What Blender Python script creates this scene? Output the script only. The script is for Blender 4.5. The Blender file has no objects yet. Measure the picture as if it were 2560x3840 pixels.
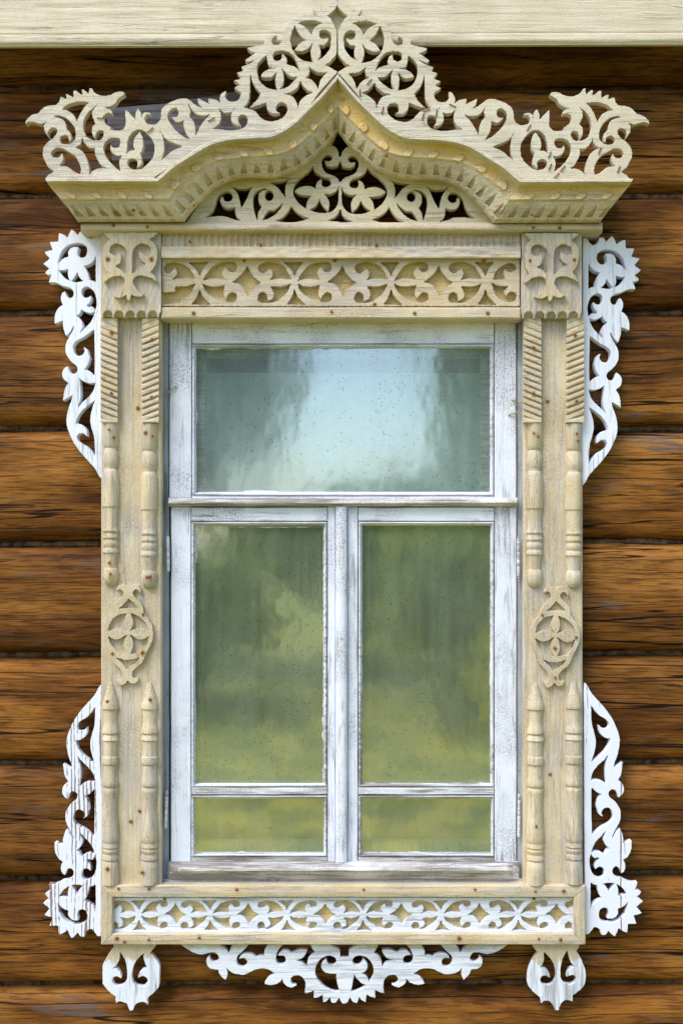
import bpy, bmesh, math, random
import numpy as np
from mathutils import Matrix, Vector, noise as mnoise

random.seed(7); RNG = np.random.default_rng(7)
R = math.radians
SC = bpy.context.scene
COL = SC.collection

# ------------------------------------------------------------------ camera, sky, sun, exposure
S = 0.00075            # metres per photograph pixel on the plane of the log fronts
DIST = 3.2             # camera to wall
CX, CY = 1280.0, 2050.0
cam_d = bpy.data.cameras.new('camera'); cam = bpy.data.objects.new('camera', cam_d); COL.objects.link(cam)
cam.location = (0, -DIST, 0); cam.rotation_euler = (R(90), 0, 0)
cam_d.sensor_fit = 'HORIZONTAL'; cam_d.sensor_width = 24.0
cam_d.lens = DIST*24.0/(2560*S); cam_d.shift_y = (CY-1920)/2560
cam_d.clip_start = 0.05; cam_d.clip_end = 500
SC.camera = cam

SUN_EL, SUN_AZ = R(53), R(-46)      # azimuth measured from straight in front of the wall, minus = from the left
world = bpy.data.worlds.new('World'); SC.world = world; world.use_nodes = True
wn = world.node_tree.nodes; wl = world.node_tree.links
sky = wn.new('ShaderNodeTexSky'); sky.sky_type = 'NISHITA'; sky.sun_disc = False
sky.sun_elevation = SUN_EL
to_sun = Vector((math.sin(SUN_AZ)*math.cos(SUN_EL), -math.cos(SUN_AZ)*math.cos(SUN_EL), math.sin(SUN_EL)))
sky.sun_rotation = math.atan2(to_sun.x, to_sun.y)
sky.air_density = 1.0; sky.dust_density = 1.0; sky.ozone_density = 1.0
wl.new(sky.outputs[0], wn['Background'].inputs[0]); wn['Background'].inputs[1].default_value = 0.11
sun_d = bpy.data.lights.new('sun', 'SUN'); sun = bpy.data.objects.new('sun', sun_d); COL.objects.link(sun)
sun_d.energy = 1.5; sun_d.angle = R(34); sun_d.color = (1.0, 0.95, 0.87)
sun.rotation_euler = to_sun.to_track_quat('Z', 'Y').to_euler(); sun.location = (-3, -4, 5)
SC.view_settings.view_transform = 'Standard'; SC.view_settings.look = 'None'
SC.view_settings.exposure = 1.30; SC.view_settings.gamma = 1.0
SC.view_settings.use_curve_mapping = False

GROUND_Z = -1.70

def P(px, py, Y):
    f = (DIST+Y)/DIST
    return ((px-CX)*S*f, Y, (CY-py)*S*f)

# ------------------------------------------------------------------ materials
class NT:
    def __init__(self, name):
        self.m = bpy.data.materials.new(name); self.m.use_nodes = True
        self.t = self.m.node_tree; self.n = self.t.nodes; self.n.clear()
        self.out = self.n.new('ShaderNodeOutputMaterial')
    def new(self, typ, **kw):
        nd = self.n.new(typ)
        for k, v in kw.items(): setattr(nd, k, v)
        return nd
    def link(self, a, b): self.t.links.new(a, b)
    def _set(self, sock, v):
        if v is None: return
        if hasattr(v, 'is_output') or isinstance(v, bpy.types.NodeSocket): self.link(v, sock)
        else: sock.default_value = v
    def coords(self, rnd=True):
        tc = self.new('ShaderNodeTexCoord')
        if not rnd: return tc.outputs['Object']
        oi = self.new('ShaderNodeObjectInfo')
        mul = self.new('ShaderNodeVectorMath', operation='SCALE'); mul.inputs[0].default_value = (3.7, 1.3, 5.1)
        self.link(oi.outputs['Random'], mul.inputs['Scale'])
        add = self.new('ShaderNodeVectorMath', operation='ADD')
        self.link(tc.outputs['Object'], add.inputs[0]); self.link(mul.outputs[0], add.inputs[1])
        return add.outputs[0]
    def scale(self, v, s):
        m = self.new('ShaderNodeVectorMath', operation='MULTIPLY'); self.link(v, m.inputs[0]); m.inputs[1].default_value = s
        return m.outputs[0]
    def vadd(self, a, b):
        m = self.new('ShaderNodeVectorMath', operation='ADD'); self._set(m.inputs[0], a); self._set(m.inputs[1], b); return m.outputs[0]
    def noise(self, v, sc, detail=4, rough=0.55, dist=0.0):
        n = self.new('ShaderNodeTexNoise'); self.link(v, n.inputs['Vector'])
        n.inputs['Scale'].default_value = sc; n.inputs['Detail'].default_value = detail
        n.inputs['Roughness'].default_value = rough; n.inputs['Distortion'].default_value = dist
        return n.outputs[0]
    def noisev(self, v, sc, detail=2):
        n = self.new('ShaderNodeTexNoise'); self.link(v, n.inputs['Vector'])
        n.inputs['Scale'].default_value = sc; n.inputs['Detail'].default_value = detail
        return n.outputs[1]
    def voro(self, v, sc, feature='DISTANCE_TO_EDGE'):
        n = self.new('ShaderNodeTexVoronoi', feature=feature); self.link(v, n.inputs['Vector']); n.inputs['Scale'].default_value = sc
        return n.outputs['Distance']
    def ramp(self, f, lo, hi, a=0.0, b=1.0):
        m = self.new('ShaderNodeMapRange'); self.link(f, m.inputs[0])
        m.inputs[1].default_value = lo; m.inputs[2].default_value = hi; m.inputs[3].default_value = a; m.inputs[4].default_value = b
        return m.outputs[0]
    def math(self, op, a, b=None):
        m = self.new('ShaderNodeMath', operation=op); self._set(m.inputs[0], a); self._set(m.inputs[1], b); return m.outputs[0]
    def mix(self, f, a, b, blend='MIX'):
        m = self.new('ShaderNodeMix', data_type='RGBA', blend_type=blend)
        self._set(m.inputs[0], f); self._set(m.inputs[6], a if not isinstance(a, tuple) else (*a, 1)[:4])
        self._set(m.inputs[7], b if not isinstance(b, tuple) else (*b, 1)[:4]); return m.outputs[2]
    def bump(self, h, strength, dist, normal=None):
        b = self.new('ShaderNodeBump'); self.link(h, b.inputs['Height']); b.inputs['Strength'].default_value = strength
        b.inputs['Distance'].default_value = dist
        if normal is not None: self.link(normal, b.inputs['Normal'])
        return b.outputs[0]
    def finish(self, col, rough=0.65, normal=None, spec=0.3):
        p = self.new('ShaderNodeBsdfPrincipled'); self._set(p.inputs['Base Color'], col if not isinstance(col, tuple) else (*col, 1))
        self._set(p.inputs['Roughness'], rough); p.inputs['Specular IOR Level'].default_value = spec
        if normal is not None: self.link(normal, p.inputs['Normal'])
        self.link(p.outputs[0], self.out.inputs[0]); return self.m

def stretch(axis, along, across):
    return (along, across, across) if axis == 'x' else (across, across, along)

def paint(name, c1, c2, wear, wear_amt, axis, spot=(0.30, 0.17, 0.06), spot_amt=0.25, crack=0.5, crack_sc=150, streak=0.5, rough=0.62, bumpk=1.0, grainy=0.30, neck=None, split=0.42):
    """old oil paint: blotches of two tones, streaks of bare weathered wood along the grain, crackle, specks"""
    T = NT(name); v = T.coords()
    st = T.scale(v, stretch(axis, 5.0, 95.0)); st2 = T.scale(v, stretch(axis, 16.0, 260.0)); st3 = T.scale(v, stretch(axis, 2.2, 30.0))
    blotch = T.noise(v, 11.0, 6, 0.65); fine = T.noise(T.scale(v, stretch(axis, 0.55, 1.3)), 300, 2, 0.6); big = T.noise(v, 3.2, 3, 0.5)
    gr = T.noise(st, 1.0, 5, 0.6); gr2 = T.noise(st2, 1.0, 3, 0.6); gr3 = T.noise(st3, 1.0, 6, 0.65)
    c = T.mix(T.ramp(blotch, 0.38, 0.62), c1, c2)
    # brush and grain unevenness: lighter and darker threads
    c = T.mix(T.ramp(gr3, 0.30, 0.50, grainy, 0), c, tuple(x*0.72 for x in c1))
    c = T.mix(T.ramp(fine, 0.50, 0.68, 0, grainy*1.2), c, tuple(min(1, x*1.15) for x in c2))
    c = T.mix(T.ramp(fine, 0.32, 0.47, grainy*1.4, 0), c, tuple(x*0.70 for x in c1))
    g = T.math('ADD', T.math('MULTIPLY', gr, 0.55), T.math('ADD', T.math('MULTIPLY', big, 0.45), T.math('MULTIPLY', gr2, 0.25)))
    wm = T.ramp(g, 0.80-wear_amt*0.35, 0.86-wear_amt*0.28)
    wcol = T.mix(T.ramp(gr2, 0.35, 0.7), wear, tuple(x*0.70 for x in wear))
    c = T.mix(T.math('MULTIPLY', wm, streak), c, wcol)
    s1 = T.noise(T.scale(v, stretch(axis, 1.6, 44.0)), 1.0, 4, 0.55)
    sm = T.math('MULTIPLY', T.ramp(T.math('ABSOLUTE', T.math('SUBTRACT', s1, 0.5)), 0.004, 0.014, 1, 0), T.ramp(T.noise(T.scale(v, stretch(axis, 2.5, 14.0)), 1.0, 3, 0.6), 0.46, 0.56))
    c = T.mix(T.math('MULTIPLY', sm, split), c, (0.11, 0.085, 0.065))
    sp = T.ramp(T.math('ADD', T.noise(v, 42, 5, 0.7), T.math('MULTIPLY', big, 0.3)), 0.80, 0.90)
    c = T.mix(T.math('MULTIPLY', sp, spot_amt), c, spot)
    if neck:                # where the newer white coat never reached, the older cream still shows
        sp3 = T.new('ShaderNodeSeparateXYZ'); T.link(T.coords(False), sp3.inputs[0])
        hgt = T.math('ADD', sp3.outputs[2], T.math('MULTIPLY', T.math('SUBTRACT', T.noise(T.scale(v, (1, 1, 0.45)), 26, 5, 0.7), 0.5), neck[2]))
        c = T.mix(T.math('MULTIPLY', T.ramp(hgt, neck[0], neck[0]+0.012), neck[1]), c, (0.50, 0.40, 0.23))
    cv = T.scale(T.vadd(v, T.scale(T.noisev(v, 90, 3), (0.009, 0.009, 0.009))), stretch(axis, 0.8, 1.2))
    ed = T.voro(cv, crack_sc)
    cm = T.math('MULTIPLY', T.ramp(ed, 0.02, 0.085, 1, 0), T.ramp(T.noise(v, 7, 3, 0.6), 0.42, 0.60))
    c = T.mix(T.math('MULTIPLY', cm, crack), c, tuple(x*0.35 for x in wear))
    h = T.math('ADD', T.math('MULTIPLY', fine, 0.5), T.math('ADD', T.math('MULTIPLY', gr2, 0.8), T.math('MULTIPLY', cm, -0.8*crack)))
    h = T.math('ADD', h, T.math('MULTIPLY', sm, -0.9*split))
    h = T.math('ADD', h, T.math('ADD', T.math('MULTIPLY', wm, -0.5), T.math('MULTIPLY', gr3, 0.6)))
    return T.finish(c, rough, T.bump(h, 0.7*bumpk, 0.0022))

CREAM_A = (0.60, 0.475, 0.285); CREAM_B = (0.66, 0.57, 0.43); GREY_WOOD = (0.50, 0.465, 0.48)
M = {}
M['cream_x'] = paint('cream_paint_across', CREAM_A, CREAM_B, GREY_WOOD, 0.48, 'x', crack=0.4, streak=0.62)
M['cream_z'] = paint('cream_paint_upright', CREAM_A, CREAM_B, GREY_WOOD, 0.50, 'z', crack=0.45, streak=0.62)
M['cream_mould'] = paint('cream_paint_moulding', (0.62, 0.49, 0.29), (0.67, 0.58, 0.43), (0.48, 0.43, 0.42), 0.50, 'x', crack=0.35, streak=0.6)
M['cream_cove'] = paint('yellow_cream_paint_cove', (0.70, 0.48, 0.16), (0.72, 0.56, 0.30), (0.48, 0.42, 0.38), 0.32, 'x', crack=0.5, spot=(0.35, 0.17, 0.04), spot_amt=0.5, streak=0.5)
M['cream_ground'] = paint('cream_paint_ground', (0.68, 0.495, 0.20), (0.70, 0.56, 0.29), GREY_WOOD, 0.22, 'x', crack=0.6, spot=(0.30, 0.17, 0.05), spot_amt=0.4)
M['crest'] = paint('pale_cream_paint_crest', (0.61, 0.53, 0.385), (0.68, 0.62, 0.50), (0.48, 0.45, 0.46), 0.50, 'x', crack=0.1, streak=0.5, grainy=0.36)
M['tymp'] = paint('pale_cream_paint_tympanum', (0.63, 0.535, 0.34), (0.68, 0.61, 0.45), (0.44, 0.40, 0.39), 0.44, 'x', crack=0.25, grainy=0.36)
M['beam'] = paint('pale_paint_beam', (0.63, 0.535, 0.385), (0.70, 0.62, 0.475), (0.46, 0.42, 0.38), 0.38, 'x', crack=0.15, streak=0.42, grainy=0.22, split=0.5, spot=(0.12, 0.10, 0.08), spot_amt=0.4)
WH_A, WH_B = (0.73, 0.76, 0.89), (0.79, 0.82, 0.935)
M['white'] = paint('crackled_white_paint', WH_A, WH_B, (0.36, 0.345, 0.35), 0.30, 'z', spot=(0.25, 0.2, 0.16), crack=0.6, crack_sc=150, streak=0.75, grainy=0.18)
M['white_x'] = paint('worn_white_paint_across', WH_A, WH_B, (0.33, 0.31, 0.30), 0.40, 'x', spot=(0.25, 0.2, 0.16), crack=0.6, streak=0.8, grainy=0.25)
M['worn_white'] = paint('worn_white_bar_paint', (0.66, 0.67, 0.72), (0.76, 0.79, 0.86), (0.28, 0.25, 0.24), 0.52, 'x', crack=0.4, streak=0.9)
M['weathered'] = paint('worn_grey_sill_paint', (0.48, 0.45, 0.41), (0.67, 0.67, 0.70), (0.24, 0.21, 0.185), 0.60, 'x', crack=0.5, streak=0.9)
M['putty'] = paint('old_putty', (0.60, 0.64, 0.74), (0.68, 0.72, 0.80), (0.30, 0.28, 0.26), 0.5, 'z', crack=0.4, streak=0.8)
M['jamb'] = paint('blue_grey_jamb_paint', (0.40, 0.46, 0.55), (0.48, 0.53, 0.61), (0.22, 0.22, 0.24), 0.45, 'z', crack=0.5, streak=0.8)
M['fret_white'] = paint('white_paint_fretwork', (0.76, 0.79, 0.90), (0.80, 0.83, 0.93), (0.28, 0.29, 0.34), 0.38, 'z', spot=(0.4, 0.38, 0.40), spot_amt=0.15, crack=0.0, streak=0.75, bumpk=0.5, grainy=0.14, split=0.3)
M['fret_low'] = paint('white_paint_low_fretwork', (0.72, 0.755, 0.86), (0.78, 0.815, 0.92), (0.36, 0.36, 0.42), 0.46, 'x', spot=(0.55, 0.46, 0.32), spot_amt=0.75, crack=0.0, streak=0.65, grainy=0.15)
M['apron_fret'] = paint('white_paint_apron_fretwork', (0.72, 0.755, 0.86), (0.78, 0.815, 0.92), (0.36, 0.36, 0.42), 0.46, 'x', spot=(0.55, 0.46, 0.32), spot_amt=0.75, crack=0.0, streak=0.65, grainy=0.15, neck=(-1.122, 0.8, 0.05))
M['pendant'] = paint('white_paint_pendant', (0.72, 0.755, 0.86), (0.78, 0.815, 0.92), (0.34, 0.35, 0.40), 0.52, 'z', spot=(0.55, 0.46, 0.32), spot_amt=0.85, crack=0.0, streak=0.75, grainy=0.15, neck=(-1.150, 0.85, 0.13))
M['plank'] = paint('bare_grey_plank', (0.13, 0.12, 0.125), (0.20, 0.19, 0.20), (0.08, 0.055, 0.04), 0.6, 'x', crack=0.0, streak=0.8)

def striped(name, amount, width):
    """thin white paint through which the brown growth rings show as upright stripes"""
    T = NT(name); v = T.coords()
    w = T.new('ShaderNodeTexWave', wave_type='BANDS', bands_direction='X', wave_profile='SIN')
    warp = T.vadd(T.scale(v, (1, 1, 0.10)), T.scale(T.noisev(T.scale(v, (3, 3, 1.2)), 2.2, 3), (0.034, 0, 0)))
    T.link(warp, w.inputs['Vector']); w.inputs['Scale'].default_value = 29; w.inputs['Distortion'].default_value = 0.8
    w.inputs['Detail'].default_value = 2; w.inputs['Detail Scale'].default_value = 1.2
    ragged = T.noise(T.scale(v, (260, 260, 60)), 1.0, 3, 0.6)
    patch = T.noise(T.scale(v, (9, 9, 3)), 1.0, 3, 0.5)
    wide = T.noise(T.scale(warp, (78, 20, 4)), 1.0, 2, 0.5)
    k = T.math('ADD', T.math('ADD', T.math('MULTIPLY', w.outputs[1], 0.42), T.math('MULTIPLY', T.math('SUBTRACT', wide, 0.5), 2.6)), T.math('MULTIPLY', T.math('SUBTRACT', ragged, 0.5), 0.7))
    k = T.math('ADD', k, T.math('MULTIPLY', T.math('SUBTRACT', patch, 0.5), amount))
    m = T.ramp(k, width, width+0.10)
    c = T.mix(m, (0.76, 0.79, 0.91), (0.27, 0.20, 0.205))
    sp = T.ramp(T.noise(v, 240, 2, 0.6), 0.68, 0.75)
    c = T.mix(T.math('MULTIPLY', sp, 0.6), c, (0.35, 0.33, 0.34))
    return T.finish(c, 0.6, T.bump(m, -0.15, 0.001))
M['striped'] = striped('striped_white_paint', 0.9, 0.37)
M['striped_thin'] = striped('thinly_striped_white_paint', 0.9, 0.58)

def log_mat():
    T = NT('old_brown_log'); v = T.coords(True)
    wv = T.vadd(v, T.scale(T.noisev(T.scale(v, (1.2, 1, 4)), 1.0, 3), (0.0, 0.0, 0.05)))
    # grain swept round a few knots
    kn = T.new('ShaderNodeTexVoronoi', feature='F1'); T.link(T.scale(v, (1.0, 0.0, 2.6)), kn.inputs['Vector']); kn.inputs['Scale'].default_value = 1.5
    kd = T.ramp(kn.outputs['Distance'], 0.0, 0.22, 1, 0); kd2 = T.math('POWER', kd, 2.0)
    off = T.new('ShaderNodeCombineXYZ'); T.link(T.math('MULTIPLY', kd2, 0.03), off.inputs[2])
    wv = T.vadd(wv, off.outputs[0])
    g1 = T.noise(T.scale(wv, (1.7, 2, 34)), 1.0, 8, 0.68)
    g2 = T.noise(T.scale(wv, (13, 4, 190)), 1.0, 3, 0.6); sm_ = T.noise(T.scale(v, (6, 1, 26)), 1.0, 6, 0.7)
    big = T.noise(T.scale(v, (1.3, 1, 6)), 1.0, 4, 0.55)
    c = T.mix(T.ramp(g1, 0.34, 0.62), (0.046, 0.015, 0.0025), (0.250, 0.092, 0.0125))
    c = T.mix(T.ramp(big, 0.44, 0.66, 0, 0.85), c, (0.43, 0.185, 0.037))
    c = T.mix(T.ramp(big, 0.30, 0.46, 0.6, 0), c, (0.065, 0.022, 0.004))
    c = T.mix(T.ramp(g2, 0.47, 0.62, 0, 0.62), c, (0.032, 0.011, 0.003))
    c = T.mix(T.ramp(sm_, 0.50, 0.72, 0, 0.6), c, (0.045, 0.016, 0.004))
    c = T.mix(T.ramp(sm_, 0.28, 0.44, 0.35, 0), c, (0.40, 0.19, 0.055))
    grey = T.math('MULTIPLY', T.ramp(T.noise(T.scale(v, (1.7, 1, 10)), 1.3, 5, 0.65), 0.585, 0.66), T.ramp(g2, 0.36, 0.52))
    c = T.mix(T.math('MULTIPLY', grey, 0.65), c, (0.135, 0.118, 0.115))
    cr = T.noise(T.scale(wv, (0.36, 1, 15)), 1.0, 3, 0.45); cr2 = T.noise(T.scale(wv, (0.8, 1, 44)), 1.0, 2, 0.4)
    crack = T.ramp(T.math('ABSOLUTE', T.math('SUBTRACT', cr, 0.5)), 0.0035, 0.0075, 1, 0)
    crack2 = T.ramp(T.math('ABSOLUTE', T.math('SUBTRACT', cr2, 0.5)), 0.006, 0.014, 1, 0)
    cmask = T.ramp(T.noise(T.scale(v, (1.1, 1, 11)), 1.0, 3, 0.6), 0.36, 0.46)
    cmask2 = T.ramp(T.noise(T.scale(v, (2.2, 1, 17)), 1.0, 3, 0.6), 0.50, 0.58)
    crack = T.math('MAXIMUM', T.math('MULTIPLY', crack, cmask), T.math('MULTIPLY', crack2, cmask2))
    c = T.mix(T.math('MULTIPLY', crack, 0.96), c, (0.006, 0.003, 0.002))
    c = T.mix(T.ramp(kn.outputs['Distance'], 0.015, 0.05, 0.85, 0), c, (0.030, 0.013, 0.006))
    oi = T.new('ShaderNodeObjectInfo')
    c = T.mix(1.0, c, T.mix(oi.outputs['Random'], (0.72, 0.70, 0.72), (1.18, 1.16, 1.12)), 'MULTIPLY')
    h = T.math('ADD', T.math('MULTIPLY', g1, 0.9), T.math('ADD', T.math('MULTIPLY', g2, 0.5), T.math('MULTIPLY', crack, -1.8)))
    return T.finish(c, 0.72, T.bump(h, 0.8, 0.006), 0.15)
M['log'] = log_mat()

def plain(name, c1, c2, sc, rough=0.8, bump=0.4, dist=0.004):
    T = NT(name); v = T.coords(); n = T.noise(v, sc, 5, 0.65)
    return T.finish(T.mix(T.ramp(n, 0.35, 0.68), c1, c2), rough, T.bump(n, bump, dist))
M['tow'] = plain('old_caulking_tow', (0.02, 0.011, 0.006), (0.17, 0.10, 0.05), 38, 0.95, 0.9, 0.006)
M['rust'] = plain('rusty_iron', (0.10, 0.028, 0.008), (0.26, 0.085, 0.018), 300, 0.75, 0.5, 0.001)
M['wire'] = plain('painted_old_nail', (0.30, 0.27, 0.21), (0.42, 0.38, 0.30), 200, 0.7, 0.3, 0.001)
M['ground'] = plain('meadow_ground', (0.045, 0.09, 0.022), (0.50, 0.42, 0.05), 2.6, 0.95, 0.6, 0.03)
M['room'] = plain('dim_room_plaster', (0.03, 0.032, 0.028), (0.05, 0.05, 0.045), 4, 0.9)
M['bark'] = plain('bark', (0.05, 0.035, 0.025), (0.11, 0.085, 0.06), 12, 0.9)

def stain_mat():
    T = NT('rust_stain'); tc = T.new('ShaderNodeTexCoord'); v = tc.outputs['Object']
    oi = T.new('ShaderNodeObjectInfo')
    ln = T.new('ShaderNodeVectorMath', operation='LENGTH'); T.link(v, ln.inputs[0])
    nz = T.noise(T.vadd(v, T.scale(oi.outputs['Location'], (9, 9, 9))), 160, 3, 0.6)
    d = T.math('ADD', T.math('DIVIDE', ln.outputs['Value'], 0.0105), T.math('MULTIPLY', T.math('SUBTRACT', nz, 0.5), 1.1))
    a = T.ramp(d, 0.25, 0.95, 0.75, 0)
    df = T.new('ShaderNodeBsdfDiffuse'); df.inputs[0].default_value = (0.42, 0.17, 0.03, 1)
    tr = T.new('ShaderNodeBsdfTransparent'); mx = T.new('ShaderNodeMixShader')
    T.link(a, mx.inputs[0]); T.link(tr.outputs[0], mx.inputs[1]); T.link(df.outputs[0], mx.inputs[2]); T.link(mx.outputs[0], T.out.inputs[0])
    return T.m
M['stain'] = stain_mat()

def glass_mat(name, refl, dust_mirror_lo, dust_mirror_hi, dust_mirror_col, rough, speck):
    T = NT(name); v = T.coords(False)
    wob = T.noise(T.scale(v, (1.3, 1, 0.8)), 6.0, 3, 0.5)
    nrm = T.bump(wob, 0.05, 0.02)
    gl = T.new('ShaderNodeBsdfGlossy'); gl.inputs['Roughness'].default_value = rough; gl.inputs['Color'].default_value = (0.92, 0.98, 0.97, 1); T.link(nrm, gl.inputs['Normal'])
    tr = T.new('ShaderNodeBsdfTransparent'); tr.inputs[0].default_value = (0.82, 0.88, 0.84, 1)
    m1 = T.new('ShaderNodeMixShader'); m1.inputs[0].default_value = refl
    T.link(tr.outputs[0], m1.inputs[1]); T.link(gl.outputs[0], m1.inputs[2])
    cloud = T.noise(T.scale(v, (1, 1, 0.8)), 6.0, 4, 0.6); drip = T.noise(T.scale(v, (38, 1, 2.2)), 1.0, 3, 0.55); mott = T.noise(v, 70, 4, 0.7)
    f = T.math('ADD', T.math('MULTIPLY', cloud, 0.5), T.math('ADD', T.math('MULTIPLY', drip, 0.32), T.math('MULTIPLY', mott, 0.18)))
    f = T.ramp(f, 0.36, 0.64, dust_mirror_lo, dust_mirror_hi)
    vs = T.new('ShaderNodeTexVoronoi', feature='F1'); T.link(T.scale(v, (1, 0.0, 1)), vs.inputs['Vector']); vs.inputs['Scale'].default_value = 185
    wn_ = T.new('ShaderNodeSeparateColor'); T.link(vs.outputs['Color'], wn_.inputs[0])
    keep = T.math('GREATER_THAN', T.math('ADD', wn_.outputs[0], T.math('MULTIPLY', T.math('SUBTRACT', cloud, 0.5), 1.2)), 1.0-speck)
    siz = T.math('MULTIPLY', wn_.outputs[1], 0.18)
    dot = T.math('MULTIPLY', T.math('LESS_THAN', vs.outputs['Distance'], T.math('ADD', siz, 0.11)), keep)
    df = T.new('ShaderNodeBsdfDiffuse'); T.link(T.mix(T.ramp(mott, 0.3, 0.7), dust_mirror_col, tuple(x*0.8 for x in dust_mirror_col)), df.inputs[0])  # dust film; its tint also stands in for dim mirrored foliage
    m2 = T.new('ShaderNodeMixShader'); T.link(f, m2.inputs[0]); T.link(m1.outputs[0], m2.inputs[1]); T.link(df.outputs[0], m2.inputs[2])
    dk = T.new('ShaderNodeBsdfDiffuse'); dk.inputs[0].default_value = (0.03, 0.03, 0.025, 1)
    m3 = T.new('ShaderNodeMixShader'); T.link(T.math('MULTIPLY', dot, 0.8), m3.inputs[0]); T.link(m2.outputs[0], m3.inputs[1]); T.link(dk.outputs[0], m3.inputs[2])
    T.link(m3.outputs[0], T.out.inputs[0]); return T.m
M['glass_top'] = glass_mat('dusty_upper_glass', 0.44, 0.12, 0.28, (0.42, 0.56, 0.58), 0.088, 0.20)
M['glass_low'] = glass_mat('dusty_foliage_tinted_lower_glass', 0.63, 0.16, 0.34, (0.40, 0.49, 0.34), 0.060, 0.26)  # green of the film partly paints in the foliage reflection
M['glass_small'] = glass_mat('lightly_dusty_foliage_tinted_glass', 0.64, 0.07, 0.22, (0.42, 0.48, 0.40), 0.06, 0.04)  # same painted-in foliage green, thinner dust
M['inner_glass'] = glass_mat('milky_inner_glass', 0.15, 0.55, 0.92, (0.38, 0.57, 0.59), 0.15, 0.0)

def leaf_mat(name, c1, c2, tl):
    T = NT(name); v = T.coords()
    oi = T.noise(v, 1.7, 3, 0.6)
    c = T.mix(T.ramp(oi, 0.3, 0.7), c1, c2)
    d = T.new('ShaderNodeBsdfDiffuse'); T.link(c, d.inputs[0]); t = T.new('ShaderNodeBsdfTranslucent'); T.link(c, t.inputs[0])
    m = T.new('ShaderNodeMixShader'); m.inputs[0].default_value = tl; T.link(d.outputs[0], m.inputs[1]); T.link(t.outputs[0], m.inputs[2]); T.link(m.outputs[0], T.out.inputs[0])
    return T.m
M['leaf_green'] = leaf_mat('green_leaves', (0.05, 0.12, 0.016), (0.32, 0.38, 0.05), 0.6)
M['leaf_olive'] = leaf_mat('olive_leaves', (0.07, 0.14, 0.02), (0.40, 0.42, 0.05), 0.6)
M['leaf_yellow'] = leaf_mat('yellow_leaves', (0.34, 0.36, 0.03), (0.66, 0.58, 0.04), 0.7)

# ------------------------------------------------------------------ object helpers
def mesh_obj(name, verts, faces, mat, parent=None, smooth=False, label=None):
    me = bpy.data.meshes.new(name); me.from_pydata([tuple(v) for v in verts], [], [tuple(f) for f in faces]); me.update()
    for m in (mat if isinstance(mat, (list, tuple)) else [mat]): me.materials.append(m)
    if smooth: me.polygons.foreach_set('use_smooth', [True]*len(me.polygons))
    if smooth: me.set_sharp_from_angle(angle=R(32))
    o = bpy.data.objects.new(name, me); COL.objects.link(o)
    if parent is not None: attach(o, parent)
    if label: o['label'] = label
    return o
def attach(o, parent):
    o.parent = parent
    o.matrix_parent_inverse = Matrix.Translation(-world_loc(parent))
def world_loc(o):
    return Vector(o.get('_wl', (0, 0, 0))) if o.type == 'EMPTY' else Vector((0, 0, 0))
def thing(name, label, cat, loc, group=None):
    o = bpy.data.objects.new(name, None); COL.objects.link(o); o.location = loc; o['_wl'] = tuple(loc)
    o.empty_display_size = 0.05
    o['label'] = label; o['category'] = cat
    o['kind'] = 'thing'
    if group: o['group'] = group
    return o

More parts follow.
